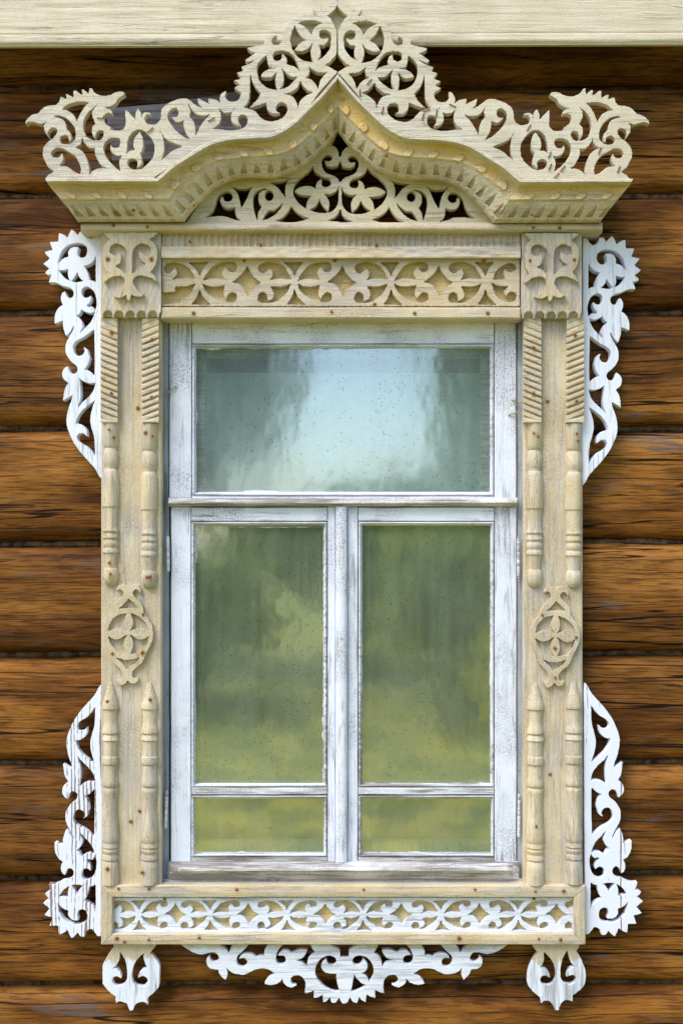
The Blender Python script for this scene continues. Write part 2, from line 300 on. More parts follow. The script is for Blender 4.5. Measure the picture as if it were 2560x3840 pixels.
class MB:
    """collects shapes into one mesh"""
    def __init__(self): self.v = []; self.f = []
    def add(self, vs, fs):
        b = len(self.v); self.v += [tuple(p) for p in vs]; self.f += [tuple(b+i for i in q) for q in fs]; return self
    def build(self, name, mat, parent=None, smooth=False, label=None): return mesh_obj(name, self.v, self.f, mat, parent, smooth, label)
    def box(self, x0, y0, x1, y1, Yf, Yb, bev=0.002, wob=0.0008, seg=40.0):
        """photo-pixel rectangle at depth Yf, extruded straight back to Yb; chamfered front, edges wander a little"""
        nx = max(1, int((x1-x0)/seg)); ny = max(1, int((y1-y0)/seg))
        a = P(x0, y0, Yf); c = P(x1, y1, Yf)
        X0, Z1, X1, Z0 = a[0], a[2], c[0], c[2]
        def ring(ins, Y):
            pts = []
            for i in range(nx): pts.append((X0+ins+(X1-X0-2*ins)*i/nx, Y, Z1-ins))
            for i in range(ny): pts.append((X1-ins, Y, Z1-ins-(Z1-Z0-2*ins)*i/ny))
            for i in range(nx): pts.append((X1-ins-(X1-X0-2*ins)*i/nx, Y, Z0+ins))
            for i in range(ny): pts.append((X0+ins, Y, Z0+ins+(Z1-Z0-2*ins)*i/ny))
            out = []
            for p in pts:
                q = Vector(p)*11.0
                out.append((p[0]+wob*mnoise.noise(q+Vector((3, 0, 0))), p[1]+wob*0.6*mnoise.noise(q+Vector((0, 7, 0))), p[2]+wob*mnoise.noise(q+Vector((0, 0, 9)))))
            return out
        r0 = ring(bev, Yf); r1 = ring(0, Yf+bev); r2 = ring(0, Yb); n = len(r0)
        vs = r0+r1+r2; fs = []
        for i in range(n):
            j = (i+1) % n
            fs.append((i, j, n+j, n+i)[::-1]); fs.append((n+i, n+j, 2*n+j, 2*n+i)[::-1])
        # front as a fan of strips
        fs.append(tuple(range(n))[::-1])
        fs.append(tuple(2*n+i for i in range(n)))
        return self.add(vs, fs)
    def slope_ring(self, x0, y0, x1, y1, w, Yo, Yi, sides='tblr'):
        """mitred glazing bead: outer edge at Yo, inner (w px further in) at Yi"""
        o = [(x0, y0), (x1, y0), (x1, y1), (x0, y1)]; i_ = [(x0+w, y0+w), (x1-w, y0+w), (x1-w, y1-w), (x0+w, y1-w)]
        h = w*0.35
        m_ = [(x0+h, y0+h), (x1-h, y0+h), (x1-h, y1-h), (x0+h, y1-h)]
        vs = [P(*p, Yo+0.004) for p in o]+[P(*p, Yo) for p in m_]+[P(*p, Yi) for p in i_]+[P(*p, Yi+0.01) for p in i_]
        fs = []
        for k in range(4):
            j = (k+1) % 4
            for r in range(3): fs.append((r*4+k, r*4+j, (r+1)*4+j, (r+1)*4+k)[::-1])
        return self.add(vs, fs)
    def tube(self, pts, rad, n=8):
        pts = [Vector(p) for p in pts]; vs = []; fs = []
        for k, p in enumerate(pts):
            t = (pts[min(k+1, len(pts)-1)]-pts[max(k-1, 0)]).normalized()
            u = t.orthogonal().normalized() if k == 0 else (u-t*u.dot(t)).normalized()
            w = t.cross(u); r = rad[k] if isinstance(rad, (list, tuple)) else rad
            for i in range(n):
                a = 2*math.pi*i/n; vs.append(p+u*math.cos(a)*r+w*math.sin(a)*r)
        for k in range(len(pts)-1):
            for i in range(n):
                j = (i+1) % n; fs.append((k*n+i, k*n+j, (k+1)*n+j, (k+1)*n+i))
        fs.append(tuple(range(n))[::-1]); fs.append(tuple((len(pts)-1)*n+i for i in range(n)))
        return self.add(vs, fs)
    def field(self, x0, y0, x1, y1, step, fn, Yb):
        """carved relief: rectangle in photo pixels whose depth is fn(x, y)"""
        nx = max(2, int((x1-x0)/step)+1); ny = max(2, int((y1-y0)/step)+1)
        xs = np.linspace(x0, x1, nx); ys = np.linspace(y0, y1, ny); gx, gy = np.meshgrid(xs, ys)
        Y = fn(gx, gy)
        vs = [P(gx[j, i], gy[j, i], Y[j, i]) for j in range(ny) for i in range(nx)]
        fs = [(j*nx+i, (j+1)*nx+i, (j+1)*nx+i+1, j*nx+i+1) for j in range(ny-1) for i in range(nx-1)]
        b = len(vs)
        edge = [i for i in range(nx)]+[j*nx+nx-1 for j in range(1, ny)]+[(ny-1)*nx+i for i in range(nx-2, -1, -1)]+[j*nx for j in range(ny-2, 0, -1)]
        vs += [(vs[e][0], Yb, vs[e][2]) for e in edge]; n = len(edge)
        for k in range(n):
            l = (k+1) % n; fs.append((edge[k], edge[l], b+l, b+k))
        return self.add(vs, fs)

# ------------------------------------------------------------------ outlines -> sawn boards
FR = {'A': (80, 300, 2.6133), 'B': (580, 300, 2.24), 'C': (800, 0, 3.136), 'D': (740, 480, 2.8), 'E': (580, 860, 2.24), 'F': (1270, 860, 2.24),
      'H': (360, 840, 3.136), 'K': (140, 840, 4.704), 'L': (140, 1320, 4.704), 'Rr': (360, 3480, 5.227), 'T': (1940, 3480, 5.227),
      'U': (680, 3520, 2.6133), 'V': (1250, 3520, 2.6133), 'X': (360, 2180, 5.113)}

def outline(s, sub=5):
    """'A: x,y x,y! ...': points in measuring frame A; ! marks a sharp corner; smooth curve elsewhere"""
    fr = None; pts = []
    for tk in s.split():
        if tk.endswith(':'): fr = FR[tk[:-1]]; continue
        c = tk.endswith('!'); x, y = tk.rstrip('!').split(',')
        pts.append((fr[0]+float(x)/fr[2], fr[1]+float(y)/fr[2], c))
    n = len(pts); out = []
    for i in range(n):
        p1 = pts[i]; p2 = pts[(i+1) % n]; p0 = pts[i-1] if not p1[2] else p1; p3 = pts[(i+2) % n] if not p2[2] else p2
        a0, a1, a2, a3 = (np.array(q[:2]) for q in (p0, p1, p2, p3))
        L = np.linalg.norm(a2-a1)
        m1 = (a2-a0)*0.5; m2 = (a3-a1)*0.5
        for m in (m1, m2):
            l = np.linalg.norm(m)
            if l > L: m *= L/l
        k = max(1, min(sub, int(L/3)))
        for j in range(k):
            t = j/k; t2 = t*t; t3 = t2*t
            out.append((2*t3-3*t2+1)*a1+(t3-2*t2+t)*m1+(-2*t3+3*t2)*a2+(t3-t2)*m2)
    return np.array(out)

def rect(x0, y0, x1, y1): return np.array([(x0, y0), (x1, y0), (x1, y1), (x0, y1)], float)

class Board:
    """signed-distance raster of a sawn outline, contoured into a chamfered board with real thickness"""
    BIG = 12.0
    def __init__(self, x0, y0, x1, y1, step=3.0):
        self.x0, self.y0, self.st = x0, y0, step
        self.nx = int((x1-x0)/step)+2; self.ny = int((y1-y0)/step)+2
        self.phi = np.full((self.ny, self.nx), -self.BIG)
    def sdf(self, poly):
        st = self.st; px = (poly[:, 0]-self.x0)/st; py = (poly[:, 1]-self.y0)/st
        d = np.full((self.ny, self.nx), self.BIG/st); n = len(px); mg = self.BIG/st
        for i in range(n):
            ax, ay, bx, by = px[i], py[i], px[(i+1) % n], py[(i+1) % n]
            i0 = max(0, int(min(ax, bx)-mg)); i1 = min(self.nx-1, int(max(ax, bx)+mg)+1); j0 = max(0, int(min(ay, by)-mg)); j1 = min(self.ny-1, int(max(ay, by)+mg)+1)
            if i1 < i0 or j1 < j0: continue
            X = np.arange(i0, i1+1)[None, :]; Yy = np.arange(j0, j1+1)[:, None]
            dx, dy = bx-ax, by-ay; L = dx*dx+dy*dy+1e-12
            t = np.clip(((X-ax)*dx+(Yy-ay)*dy)/L, 0, 1)
            dd = np.sqrt((X-ax-t*dx)**2+(Yy-ay-t*dy)**2)
            d[j0:j1+1, i0:i1+1] = np.minimum(d[j0:j1+1, i0:i1+1], dd)
        ins = np.zeros((self.ny, self.nx), bool); qx = np.roll(px, -1); qy = np.roll(py, -1)
        for j in range(self.ny):
            c = (py > j) != (qy > j)
            if not c.any(): continue
            xs = np.sort(px[c]+(j-py[c])/(qy[c]-py[c])*(qx[c]-px[c]))
            ins[j] = (np.searchsorted(xs, np.arange(self.nx)) % 2) == 1
        return np.where(ins, d, -d)*st
    def add(self, *polys):
        for p in polys: self.phi = np.maximum(self.phi, self.sdf(p))
        return self
    def cut(self, *polys):
        for p in polys: self.phi = np.minimum(self.phi, -self.sdf(p))
        return self
    def mesh(self, Yf, thick, tf=None, chamfer=0.0022, rough=0.5, flip=False, seed=1):
        """tf maps photo-pixel arrays (x, y) to photo pixels (mirroring, moving)"""
        ph = self.phi.copy(); rg = np.random.default_rng(seed)
        nz = rg.normal(0, 1, ph.shape); nz = (nz+np.roll(nz, 1, 1)+np.roll(nz, 1, 0))/1.7; ph = ph+nz*rough
        ph[0, :] = ph[-1, :] = -1; ph[:, 0] = ph[:, -1] = -1
        ph = np.where(np.abs(ph) < 0.05, 0.05, ph); ins = ph > 0; ny, nx = ph.shape
        vid = -np.ones(ph.shape, int); k = ins.sum(); vid[ins] = np.arange(k)
        jj, ii = np.nonzero(ins); vx = list(self.x0+ii*self.st); vy = list(self.y0+jj*self.st)
        full = ins[:-1, :-1] & ins[:-1, 1:] & ins[1:, :-1] & ins[1:, 1:]
        a, b = np.nonzero(full); q = np.stack([vid[a, b], vid[a+1, b], vid[a+1, b+1], vid[a, b+1]], 1)
        faces = q.tolist()
        anyc = ins[:-1, :-1] | ins[:-1, 1:] | ins[1:, :-1] | ins[1:, 1:]
        ec = {}; walls = []; nb0 = len(vx)
        def cross(j0, i0, j1, i1):
            key = (j0, i0, j1, i1) if (j0, i0) < (j1, i1) else (j1, i1, j0, i0)
            if key not in ec:
                p, r = ph[j0, i0], ph[j1, i1]; t = p/(p-r)
                ec[key] = len(vx); vx.append(self.x0+(i0+(i1-i0)*t)*self.st); vy.append(self.y0+(j0+(j1-j0)*t)*self.st)
            return ec[key]
        for j, i in zip(*np.nonzero(anyc & ~full)):
            cs = [(j, i), (j+1, i), (j+1, i+1), (j, i+1)]
            poly = []
            for m in range(4):
                c0, c1 = cs[m], cs[(m+1) % 4]
                if ins[c0]: poly.append(vid[c0])
                if ins[c0] != ins[c1]: poly.append(cross(*c0, *c1))
            if len(poly) >= 3:
                # split ambiguous saddle into one polygon: acceptable at this size
                faces.append(poly)
                m = len(poly)
                for u in range(m):
                    s0, s1 = poly[u], poly[(u+1) % m]
                    if s0 >= nb0 and s1 >= nb0:
                        walls.append((s0, s1))
        vx = np.array(vx); vy = np.array(vy)
        if tf is not None: vx, vy = tf(vx, vy)
        f = (DIST+Yf)/DIST; n = len(vx)
        X = (vx-CX)*S*f; Z = (CY-vy)*S*f; Yv = np.full(n, Yf); Yv[nb0:] += chamfer
        vs = np.stack([X, Yv, Z], 1)
        back = vs[nb0:].copy(); back[:, 1] = Yf+thick
        V = np.concatenate([vs, back]); F = faces+[(s1, s0, n+s0-nb0, n+s1-nb0) for s0, s1 in walls]
        if flip: F = [tuple(q)[::-1] for q in F]
        return V.tolist(), F

def mirror(c, dy=0.0): return lambda x, y: (2*c-x, y+dy)

# ================================================================== THE LOG WALL
SEAM_L = [-160, 284, 713, 1162, 1600, 2041, 2460, 2873, 3312, 3714, 4150]
SEAM_R = [-160, 290, 713, 1162, 1600, 2030, 2454, 2869, 3288, 3706, 4140]
wall = thing('log_wall', 'brown weathered wall of stacked round logs behind the carved window', 'log wall', (0, 0.1, GROUND_Z))
LOGY = [0.075, 0.030, 0.006, 0.0, 0.008, 0.002, 0.007, -0.001, 0.006, -0.003]
def make_log(k, xa, xb):
    nseg = max(4, int((xb-xa)/45)); na = 22
    vs = []; fs = []
    for i in range(nseg+1):
        px = xa+(xb-xa)*i/nseg; t = (px-0)/2560.0
        y0 = SEAM_L[k]*(1-t)+SEAM_R[k]*t; y1 = SEAM_L[k+1]*(1-t)+SEAM_R[k+1]*t
        for j in range(na+1):
            a = -1+2*j/na
            Y = 0.010*a*a+0.066*abs(a)**14+LOGY[k]
            py = (y0+y1)/2+(y1-y0)/2*a+(3.5 if j in (0, na) else 1.5)*mnoise.noise(Vector((px*0.004, (k+(j > na/2))*5.3, 0)))
            p = Vector(P(px, py, 0.0)); q = Vector((p.x*1.4+k*7.1, 0, p.z*6))
            Y += 0.007*mnoise.noise(q)+0.004*mnoise.noise(q*3.1)
            w = 0.006*mnoise.noise(Vector((p.x*3.0+k*3.7, 1.0, j*0.05)))
            vs.append((p.x, Y, p.z+w))
    for i in range(nseg):
        for j in range(na):
            a = i*(na+1)+j; fs.append((a, a+1, a+na+2, a+na+1))
    # end caps and back so the log is solid
    nb = len(vs)
    for i in (0, nseg):
        for j in range(na+1): p = vs[i*(na+1)+j]; vs.append((p[0], 0.20, p[2]))
    for e, i in enumerate((0, nseg)):
        for j in range(na):
            a = i*(na+1)+j; b = nb+e*(na+1)+j
            fs.append((a, a+1, b+1, b) if e else (a, b, b+1, a+1))
    mesh_obj('log', vs, fs, M['log'], wall, smooth=True)
OPEN_L, OPEN_R = 612, 1958
for k in range(10):
    if 3 <= k <= 7: make_log(k, -420, OPEN_L); make_log(k, OPEN_R, 2980)
    else: make_log(k, -420, 2980)
for k in range(1, 10):
    for xa, xb in (((-420, OPEN_L), (OPEN_R, 2980)) if 4 <= k <= 7 else ((-420, 2980),)):
        pts = []; rad = []
        n = int((xb-xa)/22)
        for i in range(n+1):
            px = xa+(xb-xa)*i/n; t = px/2560.0; py = SEAM_L[k]*(1-t)+SEAM_R[k]*t
            p = Vector(P(px, py, 0.0)); q = Vector((p.x*9, k*5.0, 0))
            pts.append((p.x, (0.10 if k == 1 else 0.070 if k == 2 else 0.058)+0.006*mnoise.noise(q*1.7), p.z+0.005*mnoise.noise(q)))
            rad.append(0.011+0.006*mnoise.noise(q*2.3+Vector((0, 3, 0))))
        MB().tube(pts, rad, 7).build('caulking', M['tow'], wall, smooth=True)

# ================================================================== EAVES BEAM
def beam_fn(x, y):
    Y = np.full_like(x, -0.158); e = (x/2560.0)
    t = (y-(171-8*e)+48)/48                      # the planed moulding near its lower edge
    Y = Y+np.where((t > 0) & (t < 0.25), 0.0012*np.sin(np.clip(t/0.25, 0, 1)*math.pi), 0)+np.where(t > 0.55, 0.006*np.clip((t-0.55)/0.4, 0, 1)**2, 0)
    return Y
mb = MB()
nx, ny = 170, 46
vs = []; fs = []
for j in range(ny+1):
    for i in range(nx+1):
        px = -420+3400*i/nx; e = px/2560.0; yb = 172-8*e; py = -260+(yb+260)*(1-(1-j/ny)**1.6)
        Y = float(beam_fn(np.array([px]), np.array([py]))[0]); p = P(px, py, Y)
        jag = (0.0018*mnoise.noise(Vector((px*0.05, 3, 0))) if j == ny else 0)
        vs.append((p[0], Y+0.0012*mnoise.noise(Vector((px*0.004, py*0.06, 1))), p[2]+jag))
for j in range(ny):
    for i in range(nx):
        a = j*(nx+1)+i; fs.append((a, a+nx+1, a+nx+2, a+1))
nb = len(vs)
for i in range(nx+1): p = vs[ny*(nx+1)+i]; vs.append((p[0], -0.140, p[2]))
for i in range(nx): fs.append((ny*(nx+1)+i, nb+i, nb+i+1, ny*(nx+1)+i+1))
nt = len(vs)
for i in range(nx+1): p = vs[i]; vs.append((p[0], -0.140, p[2]-0.04))
for i in range(nx): fs.append((nb+i, nt+i, nt+i+1, nb+i+1))
nu = len(vs)                                    # soffit closing the hollow behind the board
for i in range(nx+1): p = vs[i]; vs.append((p[0], 0.15, p[2]-0.04))
for i in range(nx): fs.append((nt+i, nu+i, nu+i+1, nt+i+1))
nv = len(vs)
for i in range(nx+1): p = vs[i]; vs.append((p[0], 0.15, p[2]))
for i in range(nx): fs.append((i, i+1, nv+i+1, nv+i))
beam = mesh_obj('eaves_beam', vs, fs, M['beam'])
beam['label'] = 'pale cream painted beam under the eaves along the top of the wall'; beam['category'] = 'beam'; beam['kind'] = 'thing'

# ================================================================== THE CARVED SURROUND
sur = thing('window_surround', 'cream painted carved wooden window surround with fretwork crest, turned half columns and white lace scrolls', 'window surround', P(1280, 3790, 0))

# ---- crest -------------------------------------------------------
crest_out = outline("""A: 232,962! 262,925 318,895! 295,872 262,850 235,800 210,740 210,690 228,640 268,597 310,565 340,530 350,500 345,475 320,463 290,468 265,495 262,525 270,562!
 250,535 228,500 222,450 235,420 248,405! 195,430 165,422 120,408 75,405 40,427! 50,385 110,335 160,320 195,285 225,260 280,243 335,238 368,210 380,160! 400,162 440,182! 435,133! 465,140 512,167! 507,98! 535,98 565,125 600,142! 590,86! 620,95 658,132! 668,72! 690,78 720,120 790,148 870,142 920,115 970,107 1000,112 1015,135!
 975,160 945,185 920,225 890,245 850,262 820,268! 865,280 890,305 885,330! 855,318 825,325 805,350 808,390 825,420 855,445 890,462! 868,476! 905,487 950,490 990,480 1015,450 1022,410 1018,340 1020,283! 1060,320 1115,380! 1118,330 1140,271! 1168,310 1178,370! 1190,325 1225,310 1267,320! 1262,335 1230,335 1210,365 1215,405 1250,428 1310,430 1345,405 1365,370 1370,300 1395,255 1450,215 1510,190
 B: 224,150 270,152 310,178 350,210 398,232! 365,185 362,146! 395,165 440,185 468,210! 450,180 452,148! 490,155 520,165 550,187! 545,140 565,105
 C: 138,1065! 150,1072 138,1120 165,1170 220,1190 280,1175 315,1130 322,1087! 280,1055 238,1023! 270,1010 308,990! 241,943! 280,930 327,908! 274,850! 310,838 352,825! 328,778! 350,770 440,735 497,693! 430,720 400,725 366,700! 400,680 492,616! 430,590 396,560! 440,545 540,525 590,510 592,470 620,430 680,408 744,403! 742,415 705,435 685,475 700,510 740,522 785,505 805,470 820,430 825,370 850,320 910,250 980,200 1060,170 1130,163 1220,174! 1185,130 1166,88! 1210,100 1265,132! 1255,75 1265,63! 1310,85 1350,72 1385,30 1410,-20 1455,-60!
 1457,20! 1450,70 1410,120 1370,155 1333,180! 1370,200 1400,250 1425,300 1447,355 1450,380 1450,600 1440,640 1400,690 1360,730 1306,762! 1350,772 1400,800 1457,838! 1420,880 1250,1070
 B: 1300,212 1190,322 1120,372 1040,412 940,452 800,464 660,474 500,509 350,579 200,674 100,744 5,809 A: 1310,952! 1285,966!""")
crest_holes = [outline(s) for s in (
 "A: 395,287! 440,245 500,220 560,208 640,212 662,215! 625,250 590,300 565,350 545,405! 530,370 510,335 480,310 440,290",
 "A: 306,352! 350,345 390,350 440,372 490,420 522,470 532,530 525,575 500,605 465,620 420,622 390,610 378,580 385,555 410,538 440,538 460,555 468,600! 490,585 488,535 470,500 443,478! 440,440 420,395 380,370",
 "A: 440,690! 400,668 350,662 310,680 293,715 305,745 340,757 375,745 398,710! 412,750 405,790 370,837! 440,840 480,865 520,895 578,920! 580,860 560,800 525,745 485,715",
 "A: 742,236! 695,300 695,350 710,390 724,425! 695,455 690,500 700,540 725,574! 730,530 755,495 790,492 808,515 800,550 770,582 730,588 690,578 655,560 630,546! 632,530 612,490 608,430 620,370 660,310 700,275",
 "A: 598,556! 610,600 640,640 680,665 722,665! 718,700 735,760 780,830 824,858! 760,860 700,885 668,928! 665,860 650,790 620,720 580,680 526,655! 560,640 585,610",
 "A: 805,650 815,620 845,585 890,562 940,565 968,585 965,630 940,655 900,655 874,626! 870,670 890,710 930,735 988,738! 965,770 958,820 972,890! 920,850 870,800 830,745 810,700",
 "A: 1028,718! 1035,650 1040,600 1060,545 1100,500 1150,482 1190,490 1230,520 1270,565 1298,620 1303,690 1290,750 1250,805 1200,850 1150,872 1100,870 1060,850 1040,810 1050,780 1085,768 1120,775 1138,800 1132,860! 1175,820 1180,770 1163,710! 1190,670 1195,600 1180,535 1160,503! 1125,540 1100,590 1098,640 1112,684! 1070,685",
 "B: 48,430! 80,480 130,515 234,552! 150,590 90,640 57,667! 75,600 78,540 70,480",
 "B: 110,300 115,270 140,240 170,232 192,245 198,280 180,305 138,307! 160,335 195,352 242,336! 242,380 260,440 298,497! 240,470 180,420 140,370 115,330",
 "B: 283,203! 310,250 350,285 400,297 468,284! 420,330 380,390 345,463! 340,390 325,340 288,295! 303,260",
 "B: 538,233! 565,262 600,275 650,262 682,228! 650,265 640,310 650,350 690,378 727,382! 710,360 700,320 720,295 750,290 775,305 778,350 755,390 700,412 620,418 540,408 486,408! 530,375 553,330 555,280",
 "B: 805,-76! 812,-20 825,25 850,65 889,105! 860,160 794,227! 860,213 934,183! 940,230 960,262 1000,280 1054,270! 1025,258 1018,225 1035,195 1075,188 1105,205 1115,245 1095,290 1050,325 990,342 930,335 885,305 850,262 800,240 747,226! 785,175 798,110 800,30",
 "C: 627,641! 565,690 520,750 512,810 525,890 550,950 600,1005 660,1035 749,1052! 732,990 727,930 743,836! 700,890 640,910 556,893! 580,850 640,810 724,795! 660,780 635,720 628,680",
 "C: 804,796! 825,870 825,940 810,1000 780,1047! 860,1020 930,965 989,898! 920,895 870,870 830,830",
 "C: 700,660 700,625 730,600 780,590 840,595 890,610 940,660 975,720 1000,790 1016,846! 990,800 940,770 856,750! 865,700 850,660 810,623! 805,660 790,695 750,710 715,700",
 "C: 959,291! 925,360 908,430 910,500 930,570 960,620 1000,665 1060,705 1173,726! 1150,660 1142,590 1167,496! 1120,560 1040,595 951,586! 980,540 1030,490 1086,464! 1040,430 1000,380 970,320",
 "C: 996,270! 1050,245 1110,235 1180,237 1240,250 1282,264! 1220,290 1180,330 1150,406! 1120,350 1080,310 1040,285",
 "C: 1245,390 1255,360 1290,345 1330,352 1370,385 1385,440 1380,500 1370,560 1330,620 1280,670 1226,702! 1258,640 1258,580 1243,523! 1300,520 1340,480 1354,433! 1300,450 1265,440 1250,420",
 "C: 1117,776! 1160,810 1230,845 1334,844! 1270,920 1245,980 1232,1039! 1200,980 1150,930 1081,905! 1120,870 1132,820",
 "B: 1222,6! 1245,45 1290,85 1334,98! 1265,130 1215,180 1205,229! 1185,170 1150,130 1086,113! 1150,95 1200,55")]
cb = Board(60, -40, 1300, 700, 2.6).add(crest_out).cut(*crest_holes)
mesh_obj('crest_fretwork', *cb.mesh(-0.184, 0.022, None, rough=0.55, seed=1), M['crest'], sur, label='left half of the fretwork crest, a bird head and scrolls sawn in pale board')
mesh_obj('crest_fretwork', *cb.mesh(-0.184, 0.022, mirror(1264.7, 2), rough=0.55, flip=True, seed=2), M['crest'], sur, label='right half of the fretwork crest, a bird head and scrolls sawn in pale board')

# grey plank lying behind the left half of the crest
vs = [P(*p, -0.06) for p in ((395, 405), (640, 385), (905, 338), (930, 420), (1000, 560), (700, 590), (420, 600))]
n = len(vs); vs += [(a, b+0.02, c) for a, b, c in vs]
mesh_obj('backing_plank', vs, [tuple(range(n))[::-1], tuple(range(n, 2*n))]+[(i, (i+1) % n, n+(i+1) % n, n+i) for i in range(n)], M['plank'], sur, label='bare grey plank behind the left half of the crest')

# ---- cornice moulding ---------------------------------------------
KT = [(597, 692), (625, 670), (660, 639), (714, 604), (768, 572), (812, 550), (884, 534), (959, 532), (1026, 528), (1076, 505), (1116, 474), (1160, 429), (1205, 385), (1269, 312)]
KF = [(585, 668), (612, 645), (645, 616), (692, 586), (748, 549), (800, 526), (870, 512), (945, 505), (1005, 500), (1058, 478), (1104, 447), (1150, 404), (1198, 356), (1269, 273)]
KR = [(632, 745), (659, 705), (708, 667), (761, 625), (808, 603), (851, 594), (918, 587), (990, 582), (1043, 576), (1097, 556), (1150, 514), (1200, 466), (1236, 430), (1269, 394)]
KL = [(692, 832), (730, 783), (770, 743), (803, 711), (838, 690), (872, 677), (915, 669), (1000, 668), (1043, 664), (1126, 634), (1185, 585), (1232, 541), (1253, 514), (1269, 493)]
def crom(K, t):
    K = np.array(K, float); n = len(K)-1; i = np.clip(t.astype(int), 0, n-1); f = (t-i)[:, None]
    g = lambda k: K[np.clip(k, 0, n)]
    p0, p1, p2, p3 = g(i-1), g(i), g(i+1), g(i+2)
    return 0.5*(2*p1+(p2-p0)*f+(2*p0-5*p1+4*p2-p3)*f**2+(3*p1-3*p2+p3-p0)*f**3)
def cornice(tf, flip, seed):
    rg = np.random.default_rng(seed)
    ts = np.linspace(0, 13, 300)
    curves = [crom(K, ts) for K in (KF, KT, KR, KL)]
    nst = 110; u = np.linspace(0, 1, nst)[:, None]
    straight = [np.array(a)*(1-u)+np.array(b)*u for a, b in (((169, 668), (585, 668)), ((182, 692), (597, 692)), ((230, 745), (632, 745)), ((293, 832), (692, 832)))]
    fil = MB(); mou = MB(); cov = MB()
    for F_, T_, R_, L_ in (straight, curves):
        n = len(F_); mid = (R_+L_)/2
        arc = np.concatenate([[0], np.cumsum(np.linalg.norm(np.diff(mid, axis=0), axis=1))])+rg.uniform(0, 20)
        arc2 = np.concatenate([[0], np.cumsum(np.linalg.norm(np.diff((T_+R_)/2, axis=0), axis=1))])
        rows = []   # fillet
        for w, Y, back in ((0.0, 0.0, True), (0.0, -0.187, False), (0.06, -0.1895, False), (0.42, -0.1895, False), (0.50, -0.186, False), (1.03, -0.163, False)):
            pts = F_*(1-w)+T_*w; q = []
            for k in range(n):
                Yq = -0.187 if back else Y
                x, y = tf(pts[k, 0], pts[k, 1]+0.7*mnoise.noise(Vector((pts[k, 0]*0.03, w*3, seed)))); p = P(x, y, Yq); q.append((p[0], 0.03 if back else Y, p[2]))
            rows.append(q)
        vs = [p for r in rows for p in r]; fs = [(r*n+i, (r+1)*n+i, (r+1)*n+i+1, r*n+i+1) for r in range(len(rows)-1) for i in range(n-1)]
        fil.add(vs, [q[::-1] for q in fs] if flip else fs)
        nv1, nv2 = 20, 30; rows = []
        for j in range(nv1):
            v = j/nv1; pts = T_*(1-v)+R_*v; Y = np.full(n, -0.162+0.010*math.sin(v*math.pi)*(1-v*0.4))
            ph = (arc2 % 97.0)-48.5; w = np.linalg.norm(R_-T_, axis=1)*(v-0.74)
            rr = np.sqrt(ph**2+w**2); Y = Y-0.0065*np.clip((18-rr)/2.5, 0, 1)
            rows.append((pts, Y))
        for j in range(nv2+1):
            v = j/nv2; pts = R_*(1-v)+L_*v
            Y = np.full(n, -0.157+0.041*v**1.3+(0.010*((v-0.88)/0.12)**2 if v > 0.88 else 0)-0.003*math.exp(-(v/0.05)**2))
            sp = 49.0; idx = np.floor(arc/sp); ph = arc-(idx+0.5)*sp; jit = np.sin(idx*12.9)*2.5; ph = ph+jit
            if 0.22 < v < 0.74:
                t = (v-0.22)/0.52; hw = 5+8.0*t
                Y = Y+0.0090*np.clip((hw-np.abs(ph))/3.0, 0, 1)*min(1, t*1.5)
            if v > 0.84:
                rr = np.sqrt(ph**2+((1.0-v)*88)**2); Y = Y+0.0060*np.clip((14-rr)/5.0, 0, 1)
            rows.append((pts, Y))
        rows.append((L_.copy(), np.full(n, -0.072)))
        vs = []
        for r, (pts, Y) in enumerate(rows):
            for k in range(n):
                x, y = tf(pts[k, 0], pts[k, 1]); nzv = 0.0007*mnoise.noise(Vector((pts[k, 0]*0.09, pts[k, 1]*0.09, seed)))+0.0008*mnoise.noise(Vector((pts[k, 0]*0.3, pts[k, 1]*0.3, seed)))
                vs.append(P(x, y, Y[k]+nzv))
        fa = [(r*n+i, (r+1)*n+i, (r+1)*n+i+1, r*n+i+1) for r in range(nv1) for i in range(n-1)]
        fs = [(r*n+i, (r+1)*n+i, (r+1)*n+i+1, r*n+i+1) for r in range(nv1, len(rows)-1) for i in range(n-1)]
        nk = (nv1+1)*n; cov.add(vs[:nk], [q[::-1] for q in fa] if flip else fa)
        fs = [tuple(i-nv1*n for i in q) for q in fs]
        mou.add(vs[nv1*n:], [q[::-1] for q in fs] if flip else fs)
        if F_ is straight[0]:      # raked outer end returning to the wall
            ve = [vs[r*n] for r in range(len(rows))]; m = len(ve)
            ve2 = [(a, 0.03, c) for a, b, c in ve]
            fe = [(r, r+1, m+r+1, m+r) for r in range(m-1)]
            mou.add(ve+ve2, fe if flip else [q[::-1] for q in fe])
            ve = [rw for rw in (fil.v[r*n] for r in range(6))]; ve2 = [(a, 0.03, c) for a, b, c in ve]
            fe = [(r, r+1, 6+r+1, 6+r) for r in range(5)]
            fil.add(ve+ve2, fe if flip else [q[::-1] for q in fe])
    a = mou.build('cornice_moulding', M['cream_mould'], sur, smooth=False)
    cov.build('cornice_cove', M['cream_cove'], sur, smooth=False)
    b = fil.build('cornice_fillet', M['crest'], sur, smooth=False)
cornice(lambda x, y: (x, y), False, 3)
cornice(lambda x, y: (2*1268.7-x+ (0.004*(x-1268)*-1), y+6-0.004*(1268-x)), True, 5)

